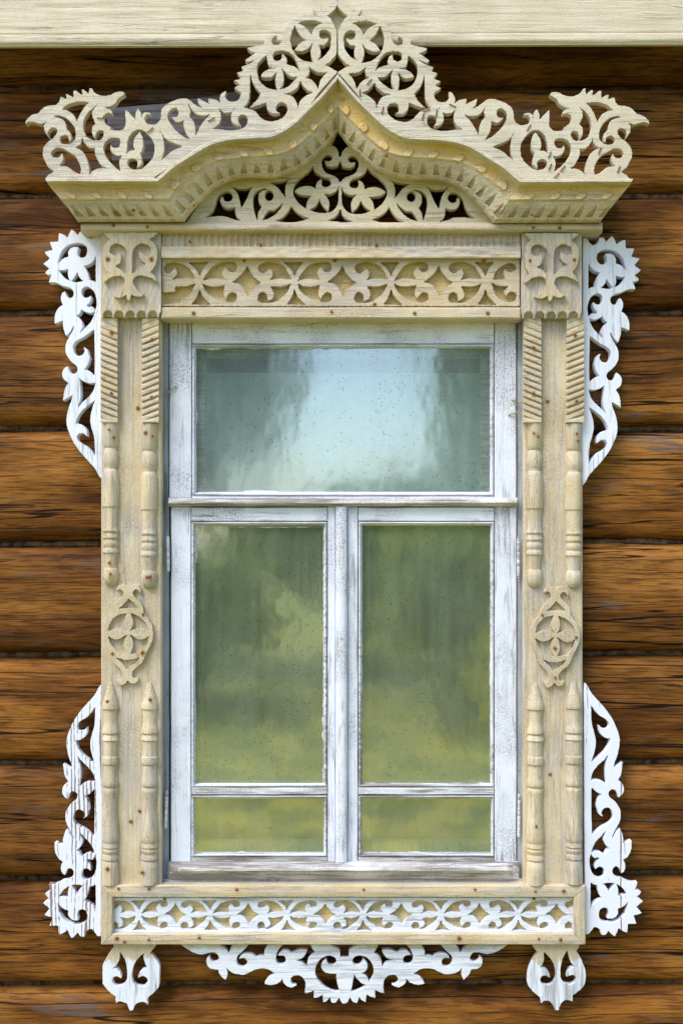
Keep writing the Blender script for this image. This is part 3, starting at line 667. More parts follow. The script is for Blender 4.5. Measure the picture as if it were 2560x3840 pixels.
# ---- tympanum fretwork ---------------------------------------------
tb = Board(560, 440, 1990, 850, 2.6)
_q = np.array([(690, 845), (735, 780), (800, 705), (870, 660), (1000, 640), (1120, 600), (1200, 520), (1240, 440), (1310, 440), (1310, 845)], float)
def mpoly(p, c, dy=0.0): r = p.copy(); r[:, 0] = 2*c-r[:, 0]; r[:, 1] += dy; return r
tb.add(_q, mpoly(_q, 1275.0, 4))
D_holes = [
 "D: 1483,-40! 1440,110 1396,175! 1440,190 1475,230 1497,288! 1540,288! 1540,-40!",
 "D: 1490,350! 1475,385 1430,402 1380,400 1345,375 1335,336! 1380,345 1410,325 1408,295 1380,278 1345,282 1315,310 1302,350 1310,400 1335,450 1390,485 1440,500 1470,525 1489,547! 1540,547! 1540,350!",
 "D: 1213,398! 1225,440 1260,475 1310,505 1370,525 1395,550 1398,590 1370,612 1330,615 1305,590 1308,533! 1270,550 1245,590 1242,632! 1200,610 1120,605 1060,625 1018,658! 1060,690 1120,705 1197,709! 1160,750 1145,800 1140,841! 1080,800 1030,740 1005,680 1010,620 1040,560 1100,500 1160,455",
 "D: 1485,598! 1470,640 1430,675 1380,690 1326,684! 1365,730 1385,790 1372,872! 1320,820 1290,770 1285,736! 1260,790 1220,830 1174,852! 1240,880 1310,888 1370,885 1420,865 1460,820 1480,760 1482,680",
 "D: 978,523! 940,560 920,640 926,724! 890,680 850,630 800,590 751,569! 850,562 930,545",
 "D: 985,811! 1010,850 1060,895 1110,925 1172,942! 1110,965 1030,982 940,985 821,971! 880,945 930,900 965,850",
 "D: 1497,851! 1475,900 1430,940 1364,966! 1430,975 1540,978! 1540,851!",
 "D: 343,590! 390,620 460,632 530,628 586,603! 550,660 520,730 490,790 460,836! 445,760 425,690 390,640",
 "D: 86,937! 150,880 185,810 210,730 240,690 290,662 330,665 360,690 368,730 345,762 300,768 278,750 270,713! 240,735 242,780 275,830 340,842 397,826! 395,880 410,930 454,972! 380,955 300,925 200,922",
 "D: 627,964! 600,880 585,800 585,730 605,680 650,645 700,632 748,643! 690,652 650,680 638,730 650,790 677,820! 640,880 632,940",
 "D: 708,705 715,675 745,648 780,660 800,700 790,740 755,760 720,745",
 "D: 908,768! 860,820 800,860 750,862 720,895 677,967! 770,935 830,890 880,830"]
for _h in D_holes:
    _p = outline(_h); _p[:, 0] = np.where(_p[:, 0] > 1280, 1280, _p[:, 0]); tb.cut(_p, mpoly(_p, 1275.0, 4))
mesh_obj('tympanum_fretwork', *tb.mesh(-0.074, 0.022, None, rough=0.4, seed=4), M['tymp'], sur, label='pale sawn scrollwork filling the pointed arch')

# ---- cornice bottom rail, header --------------------------------------
def rail_fn(Y0, Y1, y0, y1, k=1.0):
    return lambda x, y: Y0+(Y1-Y0)*np.abs(2*(y-y0)/(y1-y0)-1)**2.5+0.0012*np.sin(x*0.013+y*0.05)*k
mb = MB(); mb.field(303, 833, 2258, 869, 6, rail_fn(-0.100, -0.088, 833, 869), 0.0); mb.build('cornice_rail', M['cream_x'], sur, smooth=False)
def dentil(x, y):
    ph = (x % 24.6)/24.6*2-1; up = np.clip((926-2.2*np.abs(ph)*0-y)/5.0, 0, 1)
    base = np.where(y < 927, -0.078, -0.078-0.004*np.clip((y-927)/34, 0, 1)**1.5)
    return base+0.0120*np.sqrt(np.clip(1-ph**2, 0, 1))*up*np.clip((y-874)/4, 0, 1)+0.0008*np.sin(x*0.07)*np.sin(y*0.2)
mb = MB(); mb.field(605, 866, 1951, 965, 3.2, dentil, 0.0); mb.build('fluted_strip', M['cream_x'], sur)
frieze_ground = MB().box(603, 960, 1953, 1153, -0.042, 0.0).build('frieze', M['cream_ground'], sur)
MB().box(603, 1151, 1953, 1194, -0.070, 0.0, 0.004).build('header_rail', M['cream_x'], sur)

MOT = [  # carved recesses round one crossing of the running scroll, in frame E about crossing 1 (right side) and crossing 2 (left side)
 ("E: 293,276! 442,274! 410,315 378,383! 345,325", 0), ("E: 376,509! 400,565 463,629! 317,623! 355,570", 0),
 ("E: 408,427! 440,370 490,310 550,282 620,272 670,280 685,310 680,340 650,352 625,340 608,303! 575,330 562,370 582,417! 500,405 450,410", 0),
 ("E: 408,459! 450,478 520,482 584,469! 575,510 575,550 597,600! 612,560 645,530 680,540 685,580 660,605 600,605 540,590 480,555 430,510", 0),
 ("E: 777,307! 800,360 840,410 888,445! 830,490 785,554! 760,500 720,455 659,438! 720,390 755,350", 0),
 ("E: 1142,414! 1120,370 1080,310 1020,282 960,272 900,285 875,310 880,345 910,362 940,345 967,318! 995,350 990,400 973,418! 1050,405", 1),
 ("E: 1138,459! 1060,482 978,477! 1003,530 995,575 945,607! 940,570 935,545 905,528 880,540 868,575 885,605 940,612 1000,605 1060,570 1110,520", 1)]
ORG = [(580+372/2.24, 860+443/2.24), (580+1170/2.24, 860+443/2.24)]
MOTP = [outline(s)-np.array(ORG[o]) for s, o in MOT]
fb = Board(600, 960, 1956, 1156, 2.6).add(rect(606, 967, 1950, 1149))
for c in (746, 1102, 1464, 1817):
    for m, (s, o) in zip(MOTP, MOT):
        if o == 1 and c == 746: continue
        if c == 1817 and o == 0 and m[:, 0].max() > 60: continue
        fb.cut(m+np.array([c, 1058]))
fb.cut(outline("E: 332,412! 310,360 260,310 200,285 150,278 100,292 80,325 90,355 130,358 155,330 158,303! 185,330 190,375 158,412! 230,405"),
       outline("E: 337,458! 260,480 174,480! 178,527! 40,535! 40,612! 120,622 200,605 270,560 310,515"),
       outline("F: 1298,417! 1320,360 1370,310 1430,285 1475,295 1482,330 1450,350 1410,345 1395,323! 1380,360 1392,412!"),
       outline("F: 1288,454! 1340,475 1418,478! 1385,520 1405,572! 1430,530 1465,525 1490,550 1480,590 1440,605 1370,590 1320,540"))
fb.phi -= 1.6
o = mesh_obj('scroll_relief', *fb.mesh(-0.062, 0.021, None, chamfer=0.003, rough=0.6, seed=8), M['cream_x'], frieze_ground)

# ---- pilasters ------------------------------------------------------
cap_out = outline("H: 63,88! 737,90! 700,130 638,175! 690,220 720,280 725,350 715,430 690,500 646,558! 690,600 742,708! 680,655 600,620 520,605 465,620 438,660 440,690 470,740 510,790 568,820! 530,850 470,855 418,836! 410,870 380,907! 360,880 350,838! 320,855 270,868 225,858 192,840! 245,820 300,770 330,700 330,650 300,615 240,610 170,630 86,693! 85,640 132,568! 100,520 80,450 72,360 80,280 110,215 152,178! 110,140")
cap_holes = [outline(s) for s in ("H: 165,320 170,270 200,240 250,232 310,255 345,300 358,360 345,440 345,574! 300,530 228,490! 275,465 298,410 295,360 275,316! 250,355 210,355 180,340",
 "H: 430,574! 428,480 432,380 440,310 470,260 520,232 570,235 620,260 635,300 620,340 580,350 545,330 513,303! 495,340 500,390 540,440 577,465! 500,510")]
capb = Board(376, 862, 606, 1136, 2.2).add(cap_out).cut(*cap_holes); capb.phi -= 1.0
med_out = outline("X: 383,190! 385,130 430,80 500,60 560,70 612,108! 660,65 740,55 810,75 855,130 862,200 835,270! 820,200 780,165 735,175 710,215 715,255 760,310 830,370 880,430 905,500 920,590 960,660 1020,730 1070,820 1095,940 1095,1080 1060,1200 1000,1310 960,1400 930,1480 880,1570 800,1640 720,1710 695,1780 710,1840 750,1860 812,1838! 810,1900 770,1950 700,1975 640,1950 605,1908! 570,1960 490,2005 430,1980 385,1930 368,1858! 410,1885 460,1890 490,1850 490,1780 460,1700 400,1640 320,1560 270,1480 240,1360 190,1240 150,1120 145,980 160,840 210,720 280,640 320,540 350,460 420,380 480,310 515,260 510,200 470,165 430,165")
med_holes = [outline(s) for s in ("X: 620,337! 700,410 803,511! 620,510 446,521! 540,440", "X: 238,945! 260,830 330,730 420,655 578,618! 535,730 530,830 590,945! 500,905 400,895",
 "X: 668,618! 800,672 900,750 965,830 1002,945! 930,900 830,890 655,945! 712,830 710,730", "X: 232,1060! 320,1112 430,1118 590,1030! 532,1140 530,1260 578,1392! 470,1368 375,1300 285,1200",
 "X: 1002,1060! 970,1200 905,1300 820,1368 665,1390! 712,1260 712,1150 655,1030! 800,1118 920,1112", "X: 396,1473! 480,1500 580,1520 700,1505 828,1468! 760,1560 650,1630 585,1683! 520,1590 460,1530")]
medb = Board(380, 2180, 586, 2586, 2.2).add(med_out).cut(*med_holes); medb.phi -= 0.8
UP = [(100, 96), (110, 104), (425, 106), (440, 98), (466, 84), (480, 88), (520, 100), (580, 107), (640, 107), (690, 94), (722, 82), (738, 82), (746, 90), (790, 104), (860, 110), (1000, 114), (1225, 117), (1234, 115), (1240, 102), (1300, 97), (1480, 97), (1525, 103), (1550, 112), (1560, 108), (1582, 94), (1600, 98), (1635, 111), (1650, 108), (1668, 92), (1690, 104), (1715, 110), (1745, 108), (1775, 94), (1795, 106), (1815, 112), (1838, 112), (1848, 98), (1900, 90), (1960, 84), (2036, 83), (2046, 92), (2080, 104), (2130, 110), (2190, 104), (2240, 82), (2268, 52), (2278, 20)]
LO = [(112, 18), (120, 28), (200, 52), (325, 84), (345, 91), (392, 91), (404, 76), (520, 72), (590, 80), (612, 90), (652, 91), (667, 72), (682, 82), (728, 94), (740, 81), (800, 78), (900, 79), (912, 89), (960, 93), (985, 88), (998, 74), (1100, 78), (1165, 87), (1205, 93), (1222, 88), (1237, 75), (1250, 82), (1272, 89), (1300, 83), (1400, 76), (1550, 82), (1700, 92), (1780, 96), (1815, 92), (1832, 84), (1850, 88), (1878, 93), (1895, 80), (1912, 91), (1938, 89), (1952, 80), (1980, 92), (2008, 93), (2025, 78), (2042, 90), (2100, 96), (2275, 98)]
def half_column(prof, ox, oy, sc, cx, dy, Yc, depth):
    ns = 16; vs = []; fs = []
    for y, r in prof:
        py = oy+y/sc+dy; rp = r/sc
        for i in range(ns+1):
            a = math.pi*i/ns; px = cx-rp*math.cos(a); Y = Yc-rp*S*depth*math.sin(a)
            f = P(px, py, Yc)
            vs.append((f[0]+0.0002*mnoise.noise(Vector((px*0.1, py*0.05, 0))), Y+0.0003*mnoise.noise(Vector((px*0.15, py*0.08, 4))), f[2]))
    n = ns+1
    for k in range(len(prof)-1):
        for i in range(ns): fs.append((k*n+i, (k+1)*n+i, (k+1)*n+i+1, k*n+i+1))
    fs.append(tuple(range(n))); fs.append(tuple((len(prof)-1)*n+i for i in range(n))[::-1])
    return vs, fs
def flute_fn(x0, x1, sl, ph):
    def fn(x, y):
        t = (y-sl*(x-x0)*0.40+ph)/24.2; f = t-np.floor(t)
        fade = np.clip((y-1215)/60, 0.25, 1)*np.clip((1576-y+sl*0)/14, 0, 1)
        g = np.where(f < 0.5, 0.0, 1.0)*0
        prof = np.where(f < 0.52, 0, np.sin((f-0.52)/0.48*math.pi))
        return -0.058+0.0085*prof*fade
    return fn
SIDES = (dict(x0=379, x1=605, dx=0, cols=((417, -11), (561, 0)), fl=((377, 440, 1, 0), (532, 595, -1, 8)), colx=((416, 0), (562, 0)), med=0, capdx=0, capdy=0, side='left'),
         dict(x0=1963, x1=2184, dx=1, cols=((2003, -4), (2150, 0)), fl=((1964, 2029, 1, 5), (2125, 2189, -1, 12)), colx=((2006, 2), (2150, -2)), med=1601, capdx=1577, capdy=3, side='right'))
for sd in SIDES:
    pil = MB().box(sd['x0'], 1186, sd['x1'], 3322, -0.036, 0.0, 0.0025).build('pilaster', M['cream_z'], sur)
    for a, b, sl, ph in sd['fl']:
        MB().field(a, 1192, b, 1583, 3.0, flute_fn(a, b, sl, ph), -0.03).build('grooved_strip', M['cream_x'], pil)
    for cx, dy in sd['cols']:
        mesh_obj('half_column', *half_column(UP, 360, 1560, 3.512, cx, dy, -0.033, 1.0), M['cream_z'], pil, smooth=True)
    for cx, dy in sd['colx']:
        mesh_obj('half_column', *half_column(LO, 360, 2520, 2.868, cx, dy, -0.033, 1.0), M['cream_z'], pil, smooth=True)
    mdx = sd['med']
    if mdx: tf = lambda x, y: (481+1601+(x-481)*0.985+(y-2380)*-0.012, y+9+(x-481)*0.02)
    else: tf = None
    mesh_obj('medallion', *medb.mesh(-0.048, 0.013, tf, chamfer=0.0035, rough=0.5, seed=11+mdx), M['cream_z'], pil, label='oval carved medallion with a four petalled cross')
    cdx, cdy = sd['capdx'], sd['capdy']
    def scal(x, y, cdx=cdx, cdy=cdy):
        X = x-cdx; Yy = y-cdy; w = 42.0; ph = ((X-384) % w)-w/2
        v = np.clip((Yy-1164)/24.0, 0, 1); ell = 1-(ph/(w*0.46))**2-((1188-Yy)/26.0)**2
        return -0.074+0.018*np.clip(ell*2.0, 0, 1)*v**0.5+0.0005*np.sin(x*0.3)*np.sin(y*0.11)
    cap = MB().field(378+cdx, 866+cdy, 603+cdx, 1189+cdy, 3.4, scal, 0.0).build('capital_block', M['cream_z'], sur)
    mesh_obj('carved_relief', *capb.mesh(-0.089, 0.017, (lambda x, y: (x+cdx*1.0+ (3 if cdx else 0), y+cdy)), chamfer=0.0035, rough=0.6, seed=20+sd['dx']), M['cream_z'], cap)

# ---- bottom frame with white scroll band -------------------------------
bf = MB()
def mitre_frame(x0, y0, x1, y1, wx, wt, wb, Yf, Yb):
    o = [(x0, y0), (x1, y0), (x1, y1), (x0, y1)]; i_ = [(x0+wx, y0+wt), (x1-wx, y0+wt), (x1-wx, y1-wb), (x0+wx, y1-wb)]
    out = []
    for k in range(4):
        j = (k+1) % 4; g = 0.8
        a, b, c, d = (np.array(q, float) for q in (o[k], o[j], i_[j], i_[k]))
        u = (b-a)/np.linalg.norm(b-a); a = a+u*g; b = b-u*g; c = c-u*g; d = d+u*g
        cen = (a+b+c+d)/4; nsg = 24; top = []; inr = []
        A = [a+(b-a)*t for t in np.linspace(0, 1, nsg)]; Dd = [d+(c-d)*t for t in np.linspace(0, 1, nsg)]
        m = MB(); rows = []
        for w, Y in ((0, Yb), (0, Yf+0.004), (0.07, Yf), (0.5, Yf-0.0015), (0.93, Yf), (1, Yf+0.004), (1, Yb)):
            r = []
            for p, q in zip(A, Dd):
                z = p*(1-w)+q*w; nzv = mnoise.noise(Vector((z[0]*0.02, z[1]*0.05, w)))
                s = P(z[0], z[1], Yf); r.append((s[0]+0.0004*nzv, Y+0.0007*nzv, s[2]+0.0006*nzv))
            rows.append(r)
        vs = [p for r in rows for p in r]; n = nsg
        fs = [(r*n+t, (r+1)*n+t, (r+1)*n+t+1, r*n+t+1) for r in range(len(rows)-1) for t in range(n-1)]
        fs += [tuple(r*n for r in range(len(rows))), tuple(r*n+n-1 for r in range(len(rows)))[::-1]]
        out.append(m.add(vs, fs))
    return out
apron = MB().box(415, 3358, 2158, 3510, -0.022, 0.0, 0.001).build('apron_panel', M['cream_ground'], sur)
for k, m in enumerate(mitre_frame(378, 3322, 2196, 3545, 44, 45, 42, -0.052, 0.0)):
    m.build('apron_frame_bar', M['cream_x'] if k % 2 == 0 else M['cream_z'], apron)
ab = Board(418, 3360, 2156, 3508, 2.4).add(rect(421, 3366, 2153, 3501))
for c in (235, 519, 786, 1074, 1359, 1652, 1941, 2226):
    for m, (s, o) in zip(MOTP, MOT):
        q = m*np.array([0.802 if c != 519 else 0.77, 0.70])+np.array([c, 3433])
        if q[:, 0].max() < 424 or q[:, 0].min() > 2150: continue
        ab.cut(q)
ab.phi = np.minimum(ab.phi, ab.sdf(rect(421, 3366, 2153, 3501)))
ab.phi -= 1.2
mesh_obj('scroll_band', *ab.mesh(-0.036, 0.016, None, chamfer=0.003, rough=0.6, seed=31), M['fret_low'], apron, label='white painted running scroll on cream ground')

# ---- side scrolls -------------------------------------------------------
side_out = outline("""K: 1124,125! 1060,130 1020,180 965,252! 900,235 865,210! 835,118! 770,113! 745,140 710,185! 660,130 605,85! 570,140 530,234! 470,185 378,152! 365,302! 217,310! 240,380 270,450! 122,487! 170,550 217,605! 102,695! 160,745 214,780! 160,820 136,865! 180,890 245,897! 215,970 200,1033! 280,1025 360,1045 450,1090 540,1110 600,1140 635,1190 635,1250 610,1290 570,1302 530,1280 505,1240 485,1177! 440,1215 415,1270 415,1340 447,1420! 380,1465 330,1540 305,1620 302,1754! 360,1735 449,1698! 448,1790 470,1880 498,1965! 550,1930 600,1860 641,1781! 640,1830 610,1900 560,1990 520,2060 497,2130 492,2200
 L: 500,20 530,80 590,165 650,210 690,250 705,290 700,340 670,372 630,380 590,365 560,325 535,240! 475,285 437,350 440,420 465,480 542,545! 490,630 470,700 450,859! 530,810 617,760! 600,850 560,950 530,1060 512,1180 515,1280 545,1390 590,1500 640,1600 720,1720 800,1820 900,1930 1000,2040 1050,2120 1085,2190 1132,2235! 1146,2100!""")
side_holes = [outline(s) for s in (
 "K: 358,694! 380,600 420,490 480,410 560,360 640,335 720,330 800,345 850,380 875,430 875,500 850,560 800,588 750,580 715,545 708,490 720,430 737,403! 690,398 630,402 580,430 545,480 540,520 547,568! 470,595 410,640",
 "K: 1030,556! 1028,1029! 980,995 913,980! 900,900 870,810 822,737! 890,715 950,680 1000,620",
 "K: 376,808! 450,812 547,788! 535,870 550,950 575,996! 520,970 450,915", "K: 598,998! 650,930 706,842! 725,910 765,965 814,999! 720,1018 650,1020",
 "K: 795,1260 780,1200 790,1140 830,1108 880,1100 940,1130 990,1180 1025,1260 1042,1350 1040,1440 1015,1540! 1010,1500 975,1455 940,1448 905,1462 867,1430! 920,1380 950,1310 943,1249! 910,1280 855,1298 820,1285",
 "K: 780,1502! 830,1540 880,1560 940,1565 1014,1540! 990,1620 940,1720 870,1800 753,1919! 775,1850 800,1780 775,1700 740,1650 687,1610! 740,1580",
 "K: 1004,1856! 950,1890 880,1945 800,2000 720,2040 660,2090 630,2150 640,2230 670,2290 720,2320 780,2310 820,2270 830,2220 808,2167! 860,2190 890,2230 905,2300 L: 918,60 915,140 880,240 822,305! 870,310 930,340 1007,419! 1010,300 1010,0 K: 1005,2000",
 "L: 744,466! 800,510 870,540 940,550 1023,538! 1000,640 960,720 890,800 800,880 708,989! 725,930 750,850 765,750 760,620",
 "L: 1017,852! 960,890 870,960 790,1030 730,1110 690,1200 676,1266! 720,1262 780,1280 840,1330 875,1390 880,1494! 830,1450 790,1430 740,1435 705,1470 700,1510 720,1560 780,1610 870,1660 940,1730 980,1790 1019,1840! 1015,1700 1000,1500 970,1400 940,1280 930,1200 945,1080 980,950")]
sb = Board(150, 846, 390, 1806, 2.4).add(side_out).cut(*side_holes)
vflip = lambda y: 3389-(y-988)*1.0186
YF_S, TH_S = -0.034, 0.030
mesh_obj('side_scroll', *sb.mesh(YF_S, TH_S, None, rough=0.2, seed=41), M['fret_white'], sur, label='upper left side scroll, clean white paint')
mesh_obj('side_scroll', *sb.mesh(YF_S, TH_S, mirror(1282, 25), rough=0.2, flip=True, seed=42), M['fret_white'], sur, label='upper right side scroll, white paint with fine dashes')
mesh_obj('side_scroll', *sb.mesh(YF_S, 0.021, lambda x, y: (x, vflip(y)), rough=0.25, flip=True, seed=43), M['striped'], sur, label='lower left side scroll, white with broad brown stripes of grain')
mesh_obj('side_scroll', *sb.mesh(YF_S, 0.021, lambda x, y: (2*1286-x, vflip(y)-7), rough=0.25, seed=44), M['striped_thin'], sur, label='lower right side scroll, white with thin brown stripes of grain')

# ---- pendants and apron fretwork ----------------------------------------
pl = Board(380, 3530, 606, 3802, 2.2).add(outline("Rr: 340,300! 340,370! 300,440 235,540 180,640 135,730 128,830 128,1000 135,1110 205,1200 300,1300 380,1355! 385,1503! 410,1470 470,1450 540,1470 600,1500 630,1570 650,1620 685,1637! 730,1615 745,1550 790,1500 860,1465 930,1460 985,1490 1015,1528! 1010,1440 1010,1375! 1100,1310 1180,1230 1235,1150 1245,1000 1245,750 1200,660 1140,570 1058,500! 1110,440 1172,360! 1172,300!"))
pl.cut(outline("Rr: 470,486! 500,520 540,590 580,680 600,780 612,900 605,1010 580,1070 530,1120 470,1145 400,1145 345,1105 318,1040 330,985 380,955 430,965 490,1008! 495,950 470,880 430,825 380,800 301,811! 380,760 430,690 460,600"),
       outline("Rr: 937,506! 870,560 800,640 745,730 715,830 700,930 705,1020 740,1090 800,1140 870,1155 940,1150 990,1100 1010,1040 985,985 930,955 870,965 818,1000! 830,930 870,860 930,815 1021,827! 970,730 940,640 930,570"))
mesh_obj('pendant', *pl.mesh(-0.036, 0.017, None, rough=0.4, seed=51), M['pendant'], sur, label='left pendant under the frame, white paint worn to cream at its neck')
pr = Board(1970, 3530, 2200, 3802, 2.2).add(outline("T: 285,280! 285,340! 330,420 397,490! 320,600 270,690 225,810 200,930 200,1110 260,1210 350,1300 450,1375! 465,1500! 500,1450 560,1435 630,1455 690,1520 735,1620! 810,1627! 830,1540 870,1470 940,1425 1010,1430 1080,1453! 1085,1330! 1180,1260 1280,1170 1335,1050 1335,860 1300,750 1250,630 1200,530 1148,465! 1195,400 1225,325! 1225,280!"))
pr.cut(outline("T: 515,476! 590,550 650,620 710,720 745,830 758,940 740,1020 700,1080 640,1125 560,1130 490,1110 455,1060 450,1010 480,960 540,940 600,965 642,993! 620,890 570,820 510,790 441,780! 500,700 522,600 515,540"),
       outline("T: 989,446! 940,500 900,580 870,670 845,780 840,900 850,1000 890,1060 960,1105 1040,1112 1110,1080 1148,1020 1130,960 1080,930 1020,940 957,973! 975,890 1010,820 1060,785 1143,775! 1090,740 1040,670 1010,590 990,510"))
mesh_obj('pendant', *pr.mesh(-0.036, 0.017, None, rough=0.4, seed=52), M['pendant'], sur, label='right pendant under the frame, white paint with small bare patches')

apL = Board(672, 3496, 1912, 3780, 2.4); _o = outline("""U: -6,20! 0,68! 60,110 130,145 200,160 270,145 320,142 355,165 368,200 350,228 315,235 285,215 275,177! 248,205 245,240 260,280 300,305 360,310! 370,350 400,385 432,413! 450,370 452,330 440,287! 480,330 530,350 610,358 660,340 720,310 790,298 850,308 890,330 922,353! 870,375 835,410 812,450! 870,460 930,450 970,425 990,397! 1000,440 1030,470 1080,485 1135,460! 1090,450 1072,420 1080,385 1110,365 1155,368 1190,390 1212,430 1215,490 1209,543! 1250,535 1297,513! 1297,588! 1340,580 1381,553! 1390,630! 1425,615 1456,577! 1470,630 1510,632 1546,582! 1560,620 1585,642 1605,640! 1605,20!"""); apL.add(_o, mpoly(_o, 1291.3, -1))
for _p in [outline(s) for s in ("U: 370,55! 430,100 465,149! 480,100 516,55!", "U: 668,55! 600,130 555,170 540,220 560,270 600,285 635,270 645,235 630,205 600,195 563,206! 590,165 640,150 700,160 735,187! 770,172 815,177! 812,130 852,55!",
 "U: 1005,55! 1260,55! 1280,100 1311,146! 1260,180 1235,230 1230,284! 1190,245 1117,217! 1180,200 1215,160 1233,116! 1160,112 1080,143! 1040,118 990,120 942,173! 970,170 1010,180 1022,220 1010,250 970,260 935,240 925,200 940,140 970,90",
 "U: 1440,50! 1530,100 1570,140 1597,192! 1640,192! 1640,50!",
 "U: 1553,526! 1500,525 1430,500 1370,450 1325,390 1310,330 1325,260 1360,210 1410,180 1460,173 1505,195 1518,235 1500,262 1460,268 1430,245 1420,203! 1385,235 1370,280 1390,325 1440,345 1532,352! 1520,400 1530,460")]: apL.cut(_p, mpoly(_p, 1291.3, -1))
apL.add(outline("V: 197,353! 240,345 290,352 330,390 358,470! 290,450 240,410"), outline("V: 32,345! 28,400 45,470 62,540! 165,540! 185,460 195,400 200,345!"))
mesh_obj('apron_fretwork', *apL.mesh(-0.032, 0.016, None, rough=0.35, seed=53), M['apron_fret'], sur, label='white sawn scrollwork hanging below the bottom frame')

# ---- nail heads -----------------------------------------------------------
def nail_mesh():
    vs = []; fs = []; n = 10
    for r, y in ((0.0042, 0.0), (0.0040, -0.0012), (0.0026, -0.0019)):
        vs += [(r*math.cos(2*math.pi*i/n), y, r*math.sin(2*math.pi*i/n)) for i in range(n)]
    for k in range(2): fs += [(k*n+i, k*n+(i+1) % n, (k+1)*n+(i+1) % n, (k+1)*n+i) for i in range(n)]
    fs.append(tuple(2*n+i for i in range(n)))
    b = len(vs); m = 18
    vs += [(0.0125*math.cos(2*math.pi*i/m), -0.0007, 0.0125*math.sin(2*math.pi*i/m)) for i in range(m)]; fs.append(tuple(b+i for i in range(m)))
    me = bpy.data.meshes.new('nail_head'); me.from_pydata(vs, [], fs); me.materials.append(M['rust']); me.materials.append(M['stain'])
    me.polygons[-1].material_index = 1; return me
NAIL = nail_mesh()
def nail(px, py, Y, s=1.0, parent=sur):
    o = bpy.data.objects.new('nail_head', NAIL); COL.objects.link(o)
    attach(o, parent); o.location = P(px, py, Y); o.scale = (s, 1, s); o.rotation_euler = (0, random.uniform(0, 6), 0)
for a in ((437, 797, -0.1335), (500, 787, -0.141), (425, 843, -0.101), (553, 850, -0.101), (727, 770, -0.135), (1995, 803, -0.1335), (2134, 799, -0.1335), (1999, 853, -0.101), (2098, 854, -0.101), (1448, 583, -0.159),
          (404, 971, -0.0905), (567, 971, -0.0905), (1986, 976, -0.0905), (2153, 973, -0.0905), (712, 906, -0.077), (977, 918, -0.077), (1412, 920, -0.077),
          (915, 977, -0.0635), (1255, 975, -0.0635), (1404, 1140, -0.0635), (1814, 976, -0.0635), (725, 1174, -0.0715), (1243, 1169, -0.0715), (1554, 1174, -0.0715), (1828, 1174, -0.0715),
          (419, 1247, -0.0595), (418, 1474, -0.0595), (570, 1272, -0.0595), (568, 1488, -0.0595), (2000, 1304, -0.0595), (1999, 1476, -0.0595), (2156, 1257, -0.0595), (2161, 1504, -0.0595),
          (517, 1530, -0.0375), (2052, 1505, -0.0375), (409, 1611, -0.0585), (427, 1640, -0.0575), (545, 1623, -0.056), (573, 1636, -0.058), (2001, 1624, -0.058), (2017, 1637, -0.057), (2162, 1626, -0.057), (2167, 1653, -0.056),
          (410, 2111, -0.054), (414, 2153, -0.058), (551, 2166, -0.059), (562, 2163, -0.059), (536, 2305, -0.0495), (421, 2452, -0.0495), (534, 2448, -0.0495), (2033, 2308, -0.0495), (2160, 2391, -0.0495), (2081, 2432, -0.0495), (2081, 2542, -0.0495),
          (402, 2631, -0.054), (564, 2625, -0.058), (523, 3043, -0.0375), (490, 3082, -0.0375), (403, 3260, -0.058), (533, 3274, -0.058), (2062, 2905, -0.0375), (2010, 3100, -0.058),
          (444, 3334, -0.0545), (558, 3335, -0.0545), (887, 3337, -0.0545), (1363, 3337, -0.0545), (1780, 3337, -0.0545), (2007, 3345, -0.0545), (2113, 3343, -0.0545), (617, 3373, -0.0375), (2001, 3371, -0.0375),
          (438, 3521, -0.0545), (466, 3535, -0.0545), (558, 3526, -0.0545), (747, 3518, -0.0545), (1721, 3521, -0.0545), (2020, 3523, -0.0545), (2102, 3526, -0.0545)):
    nail(*a, s=random.uniform(0.6, 1.0))
# rusty staples across the joints of the crest
def staple(px, py, ang, L=26):
    d = (math.cos(ang)*L/2, math.sin(ang)*L/2)
    MB().tube([P(px-d[0], py-d[1], -0.1835), P(px-d[0]*0.9, py-d[1]*0.9, -0.1865), P(px+d[0]*0.9, py+d[1]*0.9, -0.1865), P(px+d[0], py+d[1], -0.1835)], 0.0014, 6).build('staple', M['rust'], sur)
for a in ((377, 441, 0.0), (563, 486, -0.7), (792, 447, -0.5), (1349, 348, 1.55), (1384, 305, -0.9), (1434, 412, 1.8), (1585, 437, 1.8), (1636, 422, 1.7), (1696, 394, 0.4), (1598, 412, -0.4), (1982, 477, -1.0), (2060, 580, -1.2), (2062, 625, -1.2), (2109, 631, -0.9), (2086, 657, -0.8), (2248, 564, -1.2), (2319, 634, -1.2)):
    staple(*a)

# ================================================================== THE WINDOW
win = thing('window', 'white painted wooden window, one wide pane over two hinged casements, crackled paint', 'window', P(1286, 3310, 0.02))
fr = MB()
fr.box(604, 1186, 633, 3330, 0.004, 0.16, 0.002); fr.box(1937, 1186, 1966, 3330, 0.004, 0.16, 0.002)
fr.box(633.5, 1186, 1936.5, 1204, 0.014, 0.16, 0.001)
fr.box(604, 3298, 1966, 3330, -0.012, 0.16, 0.002)
fr.build('jamb', M['jamb'], win)
